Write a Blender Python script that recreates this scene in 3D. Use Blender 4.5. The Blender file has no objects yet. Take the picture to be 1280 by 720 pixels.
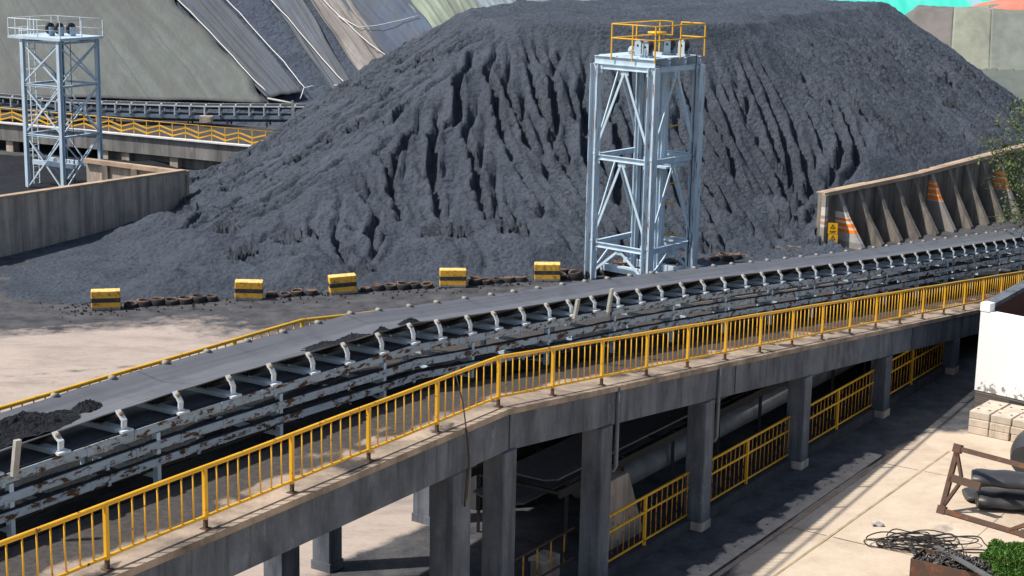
import bpy, math, random
import numpy as np
from mathutils import Vector, Matrix
random.seed(7); rng = np.random.default_rng(7)
S = bpy.context.scene
COL = S.collection
# ------------------------------------------------------------------ camera
F, PITCH, ROLL, CH = 2127.3, .21695, -.020353, 16.015      # focal (px of a 1280 wide frame), pitch, roll, camera height
_fw = np.array([0, math.cos(PITCH), -math.sin(PITCH)])
_u0 = np.array([0, math.sin(PITCH), math.cos(PITCH)]); _r0 = np.array([1., 0, 0])
_c, _s = math.cos(ROLL), math.sin(ROLL)
_up = _c*_u0 + _s*_r0; _rt = _c*_r0 - _s*_u0
CAMP = np.array([0, 0, CH])
cd = bpy.data.cameras.new('camera'); cam = bpy.data.objects.new('camera', cd); COL.objects.link(cam)
cd.sensor_width = 36; cd.lens = 36*F/1280; cd.clip_start = .5; cd.clip_end = 1500
cam.matrix_world = Matrix([[_rt[0], _up[0], -_fw[0], 0], [_rt[1], _up[1], -_fw[1], 0], [_rt[2], _up[2], -_fw[2], CH], [0, 0, 0, 1]])
S.camera = cam
# ------------------------------------------------------------------ light
SUN = np.array([-.68, -.15, 1.0]); SUN /= np.linalg.norm(SUN)
w = bpy.data.worlds.new('World'); S.world = w; w.use_nodes = True
nt = w.node_tree; bg = nt.nodes['Background']
sk = nt.nodes.new('ShaderNodeTexSky'); sk.sky_type = 'NISHITA'; sk.sun_disc = False
sk.sun_elevation = math.asin(SUN[2]); sk.sun_rotation = math.atan2(SUN[0], SUN[1])
sk.air_density = 1.2; sk.dust_density = 2.0
nt.links.new(sk.outputs[0], bg.inputs[0]); bg.inputs[1].default_value = .10
sl = bpy.data.lights.new('sun', 'SUN'); sl.energy = 4.7; sl.angle = math.radians(1.2); sl.color = (1, .95, .87)
so = bpy.data.objects.new('sun', sl); COL.objects.link(so)
so.rotation_euler = Vector(SUN).to_track_quat('Z', 'Y').to_euler(); so.location = (-40, 0, 60)
S.view_settings.view_transform = 'Standard'; S.view_settings.look = 'None'
S.view_settings.exposure = .30; S.view_settings.gamma = 1
S.render.engine = 'CYCLES'

# ------------------------------------------------------------------ pixel <-> place (1280x720 photograph coordinates)
def _ray(x, y): return _fw*F + _rt*(x-640) - _up*(y-360)
def bp(x, y, z=0.):
    r = _ray(x, y); return CAMP + r*((z-CH)/r[2])
def bd(x, y, Y):
    r = _ray(x, y); return CAMP + r*(Y/r[1])
def bl(x, y, p0, n):
    r = _ray(x, y); return CAMP + r*(((np.asarray(p0)-CAMP) @ n)/(r @ n))

# ------------------------------------------------------------------ mesh builder
def nz(v): v = np.asarray(v, float); return v/np.linalg.norm(v)
class MB:
    def __init__(s): s.v = []; s.f = []; s.n = 0; s.sm = []
    def add(s, v, f, smooth=False):
        s.v.append(np.asarray(v, float)); s.f += [tuple(i+s.n for i in q) for q in f]; s.n += len(v); s.sm += [smooth]*len(f); return s
    def hexa(s, v): return s.add(v, [(0, 3, 2, 1), (4, 5, 6, 7), (0, 1, 5, 4), (1, 2, 6, 5), (2, 3, 7, 6), (3, 0, 4, 7)])
    def obox(s, c, ax, ay, az):   # centre and half axes
        c, ax, ay, az = map(lambda q: np.asarray(q, float), (c, ax, ay, az))
        return s.hexa([c-ax-ay-az, c+ax-ay-az, c+ax+ay-az, c-ax+ay-az, c-ax-ay+az, c+ax-ay+az, c+ax+ay+az, c-ax+ay+az])
    def box(s, x0, x1, y0, y1, z0, z1):
        return s.obox(((x0+x1)/2, (y0+y1)/2, (z0+z1)/2), ((x1-x0)/2, 0, 0), (0, (y1-y0)/2, 0), (0, 0, (z1-z0)/2))
    def bar(s, p, q, w, h, up=(0, 0, 1)):
        p, q = np.asarray(p, float), np.asarray(q, float); d = q-p; L = np.linalg.norm(d)
        if L < 1e-6: return s
        t = d/L; sd = np.cross(t, up)
        if np.linalg.norm(sd) < 1e-4: sd = np.cross(t, (0, 1, 0))
        sd = nz(sd); u = np.cross(sd, t)
        return s.obox((p+q)/2, t*L/2, sd*w/2, u*h/2)
    def ibeam(s, p, q, w, h, up=(0, 0, 1), th=.022):   # two flanges and a web
        p, q = np.asarray(p, float), np.asarray(q, float); t = nz(q-p); sd = nz(np.cross(t, up)); u = np.cross(sd, t)
        s.bar(p+u*(h/2-th/2), q+u*(h/2-th/2), w, th, u); s.bar(p-u*(h/2-th/2), q-u*(h/2-th/2), w, th, u)
        return s.bar(p, q, th, h-2*th-.002, u)
    def tube(s, p, q, r, n=8, r2=None):
        return s.path([p, q], r, n, r2=r2)
    def path(s, P, r, n=6, r2=None, closed=False):
        P = [np.asarray(a, float) for a in P]; m = len(P); V = []; u = None
        for i in range(m):
            a = P[i-1] if (i > 0 or closed) else P[0]; b = P[(i+1) % m] if (i < m-1 or closed) else P[-1]
            t = nz(b-a)
            if u is None: u = nz(np.cross(t, (0, 0, 1) if abs(t[2]) < .9 else (1, 0, 0)))
            else: u = nz(u - t*(u @ t))
            v = np.cross(t, u); rr = r if r2 is None else r+(r2-r)*i/(m-1)
            V += [P[i]+rr*(math.cos(6.2832*k/n)*u+math.sin(6.2832*k/n)*v) for k in range(n)]
        fs = []
        for i in range(m if closed else m-1):
            j = (i+1) % m
            fs += [(i*n+k, i*n+(k+1) % n, j*n+(k+1) % n, j*n+k) for k in range(n)]
        if not closed: fs += [tuple(range(n-1, -1, -1)), tuple((m-1)*n+k for k in range(n))]
        return s.add(V, fs, n > 5)
    def grid(s, G, smooth=True):     # G: (a,b,3)
        G = np.asarray(G); a, b = G.shape[:2]
        return s.add(G.reshape(-1, 3), [(i*b+j, i*b+j+1, (i+1)*b+j+1, (i+1)*b+j) for i in range(a-1) for j in range(b-1)], smooth)
    def build(s, name, mat, parent=None, world=True):
        V = np.concatenate(s.v)
        if parent is not None and world: V = V - np.array(WORG[parent.name])
        me = bpy.data.meshes.new(name); me.from_pydata(V.tolist(), [], s.f)
        me.polygons.foreach_set('use_smooth', s.sm); me.materials.append(mat); me.update()
        o = bpy.data.objects.new(name, me); COL.objects.link(o)
        if parent is not None: o.parent = parent; WORG[o.name] = WORG[parent.name] if world else (0, 0, 0)
        else: WORG[o.name] = (0, 0, 0)
        return o
WORG = {}
def tag(o, label=None, cat=None, group=None, kind=None):
    if label: o['label'] = label
    if cat: o['category'] = cat
    if group: o['group'] = group
    if kind: o['kind'] = kind
    return o
def thing(name, label, cat, loc=(0, 0, 0), group=None, world=True):
    o = bpy.data.objects.new(name, None); COL.objects.link(o); o.location = tuple(loc); o.empty_display_size = .2
    WORG[o.name] = tuple(loc) if world else (0, 0, 0)
    return tag(o, label, cat, group)
def dup(o, loc=None, rot=None, parent=None, label=None, group=None):
    c = o.copy(); COL.objects.link(c); c.parent = parent
    for ch in list(o.children): dup(ch, parent=c)
    if loc is not None: c.location = tuple(loc)
    if rot is not None: c.rotation_euler = rot
    if label: c['label'] = label
    if group: c['group'] = group
    return c
def bevel(o, wd=.02, seg=2):
    m = o.modifiers.new('bevel', 'BEVEL'); m.width = wd; m.segments = seg; m.limit_method = 'ANGLE'; return o

# ------------------------------------------------------------------ materials
class M_:
    def __init__(s, name, rough=.8, spec=.3, metal=0.):
        s.m = bpy.data.materials.new(name); s.m.use_nodes = True; s.t = s.m.node_tree
        s.b = s.t.nodes['Principled BSDF']; s.b.inputs['Roughness'].default_value = rough
        s.b.inputs['Specular IOR Level'].default_value = spec; s.b.inputs['Metallic'].default_value = metal
        s.co = s.t.nodes.new('ShaderNodeTexCoord').outputs['Object']
    def geo(s): return s.t.nodes.new('ShaderNodeNewGeometry').outputs['Position']
    def l(s, a, b): s.t.links.new(a, b)
    def map(s, v, scale=(1, 1, 1), loc=(0, 0, 0)):
        n = s.t.nodes.new('ShaderNodeMapping'); n.inputs['Scale'].default_value = scale; n.inputs['Location'].default_value = loc
        s.l(v, n.inputs[0]); return n.outputs[0]
    def noise(s, v, sc, det=5, ro=.55, dist=0.):
        n = s.t.nodes.new('ShaderNodeTexNoise'); n.inputs['Scale'].default_value = sc; n.inputs['Detail'].default_value = det
        n.inputs['Roughness'].default_value = ro; n.inputs['Distortion'].default_value = dist; s.l(v, n.inputs['Vector']); return n.outputs['Fac']
    def vor(s, v, sc, feat='F1'):
        n = s.t.nodes.new('ShaderNodeTexVoronoi'); n.feature = feat; n.inputs['Scale'].default_value = sc; s.l(v, n.inputs['Vector']); return n.outputs['Distance']
    def ramp(s, f, pts):
        n = s.t.nodes.new('ShaderNodeValToRGB'); e = n.color_ramp.elements
        while len(e) < len(pts): e.new(.5)
        for q, (p, c) in zip(e, pts): q.position = p; q.color = (*c, 1) if hasattr(c, '__len__') else (c, c, c, 1)
        s.l(f, n.inputs[0]); return n.outputs[0]
    def mix(s, f, a, b, mode='MIX'):
        n = s.t.nodes.new('ShaderNodeMix'); n.data_type = 'RGBA'; n.blend_type = mode
        for q, i in ((f, 0), (a, 6), (b, 7)):
            if hasattr(q, 'is_output'): s.l(q, n.inputs[i])
            elif i == 0: n.inputs[0].default_value = q
            else: n.inputs[i].default_value = (*q, 1)
        return n.outputs[2]
    def math(s, op, a, b=0., clamp=False):
        n = s.t.nodes.new('ShaderNodeMath'); n.operation = op; n.use_clamp = clamp
        for q, i in ((a, 0), (b, 1)):
            if hasattr(q, 'is_output'): s.l(q, n.inputs[i])
            else: n.inputs[i].default_value = q
        return n.outputs[0]
    def attr(s, nm):
        n = s.t.nodes.new('ShaderNodeAttribute'); n.attribute_name = nm; return n.outputs['Fac']
    def col(s, c):
        if hasattr(c, 'is_output'): s.l(c, s.b.inputs['Base Color'])
        else: s.b.inputs['Base Color'].default_value = (*c, 1)
        return s
    def bump(s, h, st=.5, d=.02):
        n = s.t.nodes.new('ShaderNodeBump'); n.inputs['Strength'].default_value = st; n.inputs['Distance'].default_value = d
        s.l(h, n.inputs['Height']); s.l(n.outputs[0], s.b.inputs['Normal']); return s
def sep(m, v):
    n = m.t.nodes.new('ShaderNodeSeparateXYZ'); m.l(v, n.inputs[0]); return n.outputs

def mat_coal(name, c0, c1, fine=1.):
    m = M_(name, .75, .25); g = m.geo()
    n1 = m.noise(g, .35, 6); n2 = m.noise(g, 5*fine, 6, .7); n3 = m.noise(g, 22*fine, 4, .7)
    c = m.mix(m.ramp(n1, [(.35, 0), (.65, 1)]), c0, c1)
    v = m.vor(g, 4.5*fine); n4 = m.noise(g, 1.1*fine, 7, .75)
    c = m.mix(m.ramp(n3, [(.38, .0), (.70, .8)]), c, tuple(x*1.55 for x in c1))
    c = m.mix(m.ramp(n2, [(.34, .6), (.50, 0)]), c, tuple(x*.35 for x in c0))
    c = m.mix(m.ramp(n4, [(.34, .4), (.50, 0)]), c, tuple(x*.5 for x in c0))
    m.col(c); m.bump(m.math('ADD', m.math('MULTIPLY', n2, 1.6), m.math('ADD', n3, m.math('MULTIPLY', v, -.8))), 1., .12); return m.m
def mat_concrete(name, a, b, stain, streak=(6, 6, .5), st=.55, bumpd=.006):
    m = M_(name, .85, .2); g = m.geo()
    c = m.mix(m.ramp(m.noise(g, 1.3, 6), [(.3, 0), (.7, 1)]), a, b)
    c = m.mix(m.ramp(m.noise(m.map(g, streak), 1, 5, .6), [(.40, 0.), (.68, st)]), c, stain)
    c = m.mix(m.ramp(m.noise(g, 14, 4, .7), [(.45, 0), (.8, .35)]), c, tuple(x*.5 for x in a))
    c = m.mix(m.ramp(m.noise(m.map(g, (4.5, 4.5, .22)), 1, 6, .7), [(.54, 0), (.66, .55)]), c, tuple(min(1, x*.42) for x in a))
    c = m.mix(m.ramp(m.noise(m.map(g, (2.2, 2.2, .9), (9, 3, 5)), 1, 7, .75), [(.58, 0), (.70, .5)]), c, tuple(min(1, x*1.5) for x in b))
    m.col(c); m.bump(m.noise(g, 18, 5, .7), .5, bumpd); return m.m
def mat_paint(name, c, rust=(.17, .065, .025), amt=.6, rough=.45, scale=3.5, dark=(.05, .03, .02), stretch=(1, 1, 1)):
    m = M_(name, rough, .4); g = m.map(m.geo(), stretch)
    n = m.noise(g, scale, 8, .68, .3); base = m.mix(m.ramp(m.noise(g, 1.1, 5), [(.3, 0), (.75, 1)]), c, tuple(x*.72 for x in c))
    mask = m.ramp(n, [(amt, 0), (amt+.035, 1)])
    rc = m.mix(m.ramp(m.noise(g, 9, 5, .7), [(.35, 0), (.65, 1)]), rust, dark)
    halo = m.ramp(n, [(amt-.06, 0), (amt, .45)])
    base = m.mix(halo, base, tuple(.5*x+.5*y for x, y in zip(c, rust)))
    m.col(m.mix(mask, base, rc)); m.l(m.ramp(mask, [(0, rough), (1, .9)]), m.b.inputs['Roughness'])
    m.bump(m.math('MULTIPLY', n, 1.), .25, .004); return m.m
def mat_plain(name, c, rough=.7, spec=.3, metal=0., var=.35, sc=6):
    m = M_(name, rough, spec, metal); g = m.geo()
    m.col(m.mix(m.ramp(m.noise(g, sc, 6, .65), [(.3, 0), (.75, 1)]), c, tuple(x*(1-var) for x in c)))
    m.bump(m.noise(g, sc*3, 4), .2, .004); return m.m

MAT = {}
MAT['coal'] = mat_coal('coal', (.048, .061, .082), (.086, .104, .134))
MAT['coal_far'] = mat_coal('coal_far', (.046, .060, .088), (.070, .088, .122), .5)
MAT['coal_dark'] = mat_coal('coal_dark', (.018, .020, .026), (.032, .036, .044), 3)
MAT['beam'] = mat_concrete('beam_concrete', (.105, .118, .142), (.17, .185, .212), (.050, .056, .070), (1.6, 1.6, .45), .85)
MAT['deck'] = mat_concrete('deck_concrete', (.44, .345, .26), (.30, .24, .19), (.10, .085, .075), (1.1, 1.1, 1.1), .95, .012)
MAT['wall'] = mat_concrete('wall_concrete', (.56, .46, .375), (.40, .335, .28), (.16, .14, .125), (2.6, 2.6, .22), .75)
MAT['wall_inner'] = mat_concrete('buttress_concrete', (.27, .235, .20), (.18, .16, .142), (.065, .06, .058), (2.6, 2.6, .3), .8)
MAT['coping'] = mat_concrete('coping_concrete', (.52, .38, .26), (.40, .30, .22), (.17, .13, .11), (.8, .8, .8), .6)
MAT['blocks'] = mat_concrete('block_concrete', (.62, .53, .43), (.50, .43, .35), (.28, .22, .18), (3, 3, 3), .4)
MAT['rustpaint'] = mat_paint('flaking_blue_paint', (.40, .51, .60), amt=.535, scale=3.6, rust=(.15, .065, .03), dark=(.03, .022, .018), stretch=(.8, .8, 2.2))
MAT['steel'] = mat_paint('pale_blue_paint', (.55, .68, .79), amt=.66, scale=2.6, stretch=(2, 2, .5))
MAT['steel_rust'] = mat_paint('pale_blue_paint_rusted', (.55, .67, .77), rust=(.30, .11, .03), amt=.585, scale=2.2, stretch=(5, 5, .55))
MAT['bracket'] = mat_paint('bracket_paint', (.68, .74, .78), amt=.68, scale=8)
MAT['yellow'] = mat_paint('yellow_paint', (.80, .43, .02), rust=(.20, .08, .03), amt=.625, scale=6, rough=.45)
MAT['yellow_rusty'] = mat_paint('yellow_paint_worn', (.62, .29, .02), rust=(.12, .04, .02), amt=.54, scale=5, rough=.5)
MAT['tan'] = mat_plain('bearing_tan', (.33, .24, .15), .6)
MAT['roller'] = mat_plain('dark_roller', (.035, .035, .038), .5)
MAT['black'] = mat_plain('black_rubber', (.022, .022, .025), .5, .4)
MAT['rust'] = mat_paint('dark_rust', (.09, .055, .04), rust=(.20, .08, .035), amt=.56, rough=.85)
MAT['darkconc'] = mat_concrete('dark_concrete', (.05, .05, .055), (.075, .075, .08), (.03, .03, .035), (3, 3, 1), .6)

MAT['guide'] = mat_plain('guide_post_cream', (.46, .45, .40), .6)
def mat_belt():
    m = M_('belt_rubber', .55, .4); g = m.geo()
    a = m.attr('across'); al = m.attr('along')
    cmb = m.t.nodes.new('ShaderNodeCombineXYZ'); m.l(m.math('MULTIPLY', al, .12), cmb.inputs[0]); m.l(m.math('MULTIPLY', a, 9.), cmb.inputs[1])
    st = m.noise(cmb.outputs[0], 1.6, 6, .6)
    c = m.mix(m.ramp(st, [(.3, 0), (.7, 1)]), (.092, .095, .108), (.150, .153, .170))
    c = m.mix(m.ramp(m.noise(g, 1.2, 6, .65), [(.5, 0), (.75, .5)]), c, (.045, .047, .055))
    sp = m.math('FRACT', m.math('ADD', m.math('MULTIPLY', al, .155), m.math('MULTIPLY', a, .07)))
    c = m.mix(m.ramp(sp, [(0, .75), (.012, .0)]), c, (.04, .042, .05))
    c = m.mix(m.ramp(m.noise(cmb.outputs[0], 4.5, 4, .7), [(.55, 0), (.7, .5)]), c, (.20, .20, .21))
    m.col(c); m.bump(st, .15, .01); return m.m
MAT['belt'] = mat_belt()

# ------------------------------------------------------------------ geometry of the bridge (posts 2.27 m apart; index k along it)
P0 = np.array([-6.376, 25.58, 5.632]); D1 = np.array([1.2262, 1.9147, .0036]); D2 = np.array([1.2029, 1.8411, -.2541])
PK = P0 + 5*D1
def kpt(k):
    if k <= 5: return P0+D1*k
    return PK+D2*(k-5)
def nrm(k):
    d = D1 if k < 4.5 else D2 if k > 5.5 else D1+(D2-D1)*(k-4.5)
    u = nz([d[0], d[1], 0]); return np.array([-u[1], u[0], 0])
def tan_(k):
    d = D1 if k < 4.7 else D2 if k > 5.3 else (D1+D2)/2
    return nz(d)
def at(k, o=0., h=0.): return kpt(k)+nrm(k)*o+np.array([0, 0, h])
def atg(k, o=0., z=0.):
    p = at(k, o, 0); p[2] = z; return p
LEN = 2.27
def smk(k):   # height smoothing of the belt
    ks = [-8, 0, 1.5, 2.5, 4, 4.9, 7, 10, 12.5, 17, 22, 28, 40]; hs = [1.44, 1.52, 1.62, 1.60, 1.52, 1.46, 1.54, 1.68, 1.73, 1.75, 1.88, 2.04, 2.3]
    return float(np.mean([np.interp(k+d, ks, hs) for d in (-.8, -.4, 0, .4, .8)]))
def strh(k): return smk(k) - float(np.interp(k, [-1, 2, 5, 9, 40], [.33, .42, .46, .40, .42]))
KS, KE = -4., 38.
C3 = .0
# ------------------------------------------------------------------ ground
def poly_dist(X, Y, P, closed=True):
    n = len(P); D = np.full(X.shape, 1e9)
    for i in range(n if closed else n-1):
        a = P[i]; b = P[(i+1) % n]; dx, dy = b[0]-a[0], b[1]-a[1]
        t = np.clip(((X-a[0])*dx+(Y-a[1])*dy)/(dx*dx+dy*dy), 0, 1)
        D = np.minimum(D, np.hypot(X-a[0]-t*dx, Y-a[1]-t*dy))
    return D
def inside(X, Y, P):
    r = np.zeros(X.shape, bool); n = len(P)
    for i in range(n):
        a = P[i]; b = P[(i+1) % n]
        if a[1] == b[1]: continue
        c = ((a[1] > Y) != (b[1] > Y)) & (X < (b[0]-a[0])*(Y-a[1])/(b[1]-a[1])+a[0]); r ^= c
    return r
def vnoise(X, Y, sc, seed=0, octv=4, gain=.5):
    r = np.random.default_rng(seed); out = np.zeros(X.shape); amp = 1.; tot = 0
    for o in range(octv):
        T = r.random((128, 128)); x = X*sc+37.3*o; y = Y*sc+11.7*o
        xi = np.floor(x).astype(int); yi = np.floor(y).astype(int); fx = x-xi; fy = y-yi
        fx = fx*fx*(3-2*fx); fy = fy*fy*(3-2*fy); xi %= 128; yi %= 128; x1 = (xi+1) % 128; y1 = (yi+1) % 128
        out += amp*(T[xi, yi]*(1-fx)*(1-fy)+T[x1, yi]*fx*(1-fy)+T[xi, y1]*(1-fx)*fy+T[x1, y1]*fx*fy); tot += amp; amp *= gain; sc *= 2.03
    return out/tot
def sstep(a, b, x): t = np.clip((x-a)/(b-a), 0, 1); return t*t*(3-2*t)

tb = nz([D2[0], D2[1], 0])[:2]; nb = np.array([-tb[1], tb[0]])
def bridge_uv(X, Y): return (X-PK[0])*tb[0]+(Y-PK[1])*tb[1], (X-PK[0])*nb[0]+(Y-PK[1])*nb[1]
BL0, BL1 = bp(134, 390)[:2], bp(687, 352)[:2]            # line of the striped blocks
bdir = nz(BL1-BL0); bnr = np.array([-bdir[1], bdir[0]])
K0, K1 = bp(905, 710)[:2], bp(1075, 592)[:2]              # edge of the yard slabs
kdir = nz(K1-K0); knr = np.array([-kdir[1], kdir[0]])
W0, W1 = bp(1035, 312)[:2], bp(1280, 265)[:2]             # foot of the buttressed wall
wdir = nz(W1-W0); wnr = np.array([-wdir[1], wdir[0]])
def ground_masks(X, Y):
    u, o = bridge_uv(X, Y)
    q = (X-BL0[0])*bnr[0]+(Y-BL0[1])*bnr[1]                # >0 beyond the block line
    n = vnoise(X, Y, .35, 3, 5)-.5
    road = sstep(-1.0, -2.2, q+n*1.2)
    dirt_shade = 1-road                                          # coal beyond the blocks
    # darker wheel-washed bands along the road
    along = (X-BL0[0])*bdir[0]+(Y-BL0[1])*bdir[1]
    band = vnoise(along*.06, q, .9, 5, 4)
    dirt_shade = np.maximum(dirt_shade, .42*sstep(.50, .70, band)*sstep(5.0, 3.5, np.abs(q+12.2)+0)*1.0)
    dirt_shade = np.maximum(dirt_shade, .55*sstep(-4.2, -2.4, q))
    dirt_shade = np.maximum(dirt_shade, sstep(2.2, 5.5, o)*sstep(12, 24, u)*.9)
    # coal dust beside the bridge; beneath it painted darker to deepen the deck's shade
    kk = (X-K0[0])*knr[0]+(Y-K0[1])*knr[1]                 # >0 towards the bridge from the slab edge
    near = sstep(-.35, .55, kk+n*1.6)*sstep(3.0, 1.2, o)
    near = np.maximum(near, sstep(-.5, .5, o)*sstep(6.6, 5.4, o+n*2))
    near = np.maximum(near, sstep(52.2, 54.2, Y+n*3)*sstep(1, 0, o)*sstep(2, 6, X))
    dirt_shade = np.maximum(dirt_shade, near)
    dirt_shade = np.maximum(dirt_shade, .35*sstep(.55, .75, vnoise(X, Y, .5, 9, 5))*sstep(8, 0, o))
    yard = sstep(.8, -.6, o)*1.
    return dirt_shade, yard
def mk_ground():
    def ax(lo, hi, d0, far0, far1):
        mid = np.arange(lo, hi, d0); a = lo-np.geomspace(3, lo-far0, 14)[::-1]; b = hi+np.geomspace(3, far1-hi, 14); return np.concatenate([a, mid, b])
    xs = ax(-38, 45, .4, -700, 700); ys = ax(28, 108, .4, -300, 1100)
    X, Y = np.meshgrid(xs, ys, indexing='ij'); Z = (vnoise(X, Y, .25, 21, 4)-.5)*.05
    u, o = bridge_uv(X, Y); Z *= sstep(-1, 6, np.abs(o-2.5)-1)
    b = MB(); G = np.stack([X, Y, Z], -1); a, c = X.shape
    b.grid(G); ob = b.build('ground', None_mat())
    dirt_shade, yard = ground_masks(X, Y)
    for nm, A in (('dirt_shade', dirt_shade), ('yard', yard)):
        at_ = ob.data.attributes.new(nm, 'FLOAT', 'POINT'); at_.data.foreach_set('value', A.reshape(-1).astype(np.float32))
    m = M_('ground_surface', .85, .25); g = m.geo()
    d = m.attr('dirt_shade'); y = m.attr('yard')
    rd = m.mix(m.ramp(m.noise(m.map(g, (.2, .42, 1)), 1, 8, .68), [(.3, 0), (.7, 1)]), (.42, .345, .295), (.33, .275, .24))
    rd = m.mix(m.ramp(m.noise(m.map(g, (.28, .7, 1)), 1, 9, .74), [(.48, 0), (.66, .6)]), rd, (.19, .16, .145))
    rd = m.mix(m.ramp(m.noise(g, 5, 6, .75), [(.52, 0), (.8, .4)]), rd, (.14, .12, .11))
    yd = m.mix(m.ramp(m.noise(g, .8, 7, .65), [(.3, 0), (.7, 1)]), (.60, .50, .39), (.48, .385, .29))
    yd = m.mix(m.ramp(m.noise(g, .33, 6, .7, .4), [(.50, 0), (.68, .62)]), yd, (.34, .25, .18))
    yd = m.mix(m.ramp(m.noise(g, 6, 5, .7), [(.5, 0), (.85, .35)]), yd, (.30, .24, .19))
    lt = m.mix(y, rd, yd)
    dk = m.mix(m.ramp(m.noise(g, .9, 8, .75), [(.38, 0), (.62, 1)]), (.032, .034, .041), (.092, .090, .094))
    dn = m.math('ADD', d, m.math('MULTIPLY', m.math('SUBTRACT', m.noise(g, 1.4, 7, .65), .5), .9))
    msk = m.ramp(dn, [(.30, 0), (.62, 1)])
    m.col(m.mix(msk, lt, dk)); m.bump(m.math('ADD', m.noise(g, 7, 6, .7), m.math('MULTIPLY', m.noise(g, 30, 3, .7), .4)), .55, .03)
    ob.data.materials[0] = m.m; tag(ob, 'coal dusted ground with pale concrete road and yard', kind='structure')
    return ob
def None_mat():
    return MAT['coal']
def _nc(s, v, sc):
    n = s.t.nodes.new('ShaderNodeTexNoise'); n.inputs['Scale'].default_value = sc; s.l(v, n.inputs['Vector']); return n.outputs['Color']
M_.noise_col = _nc
mk_ground()

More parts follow.
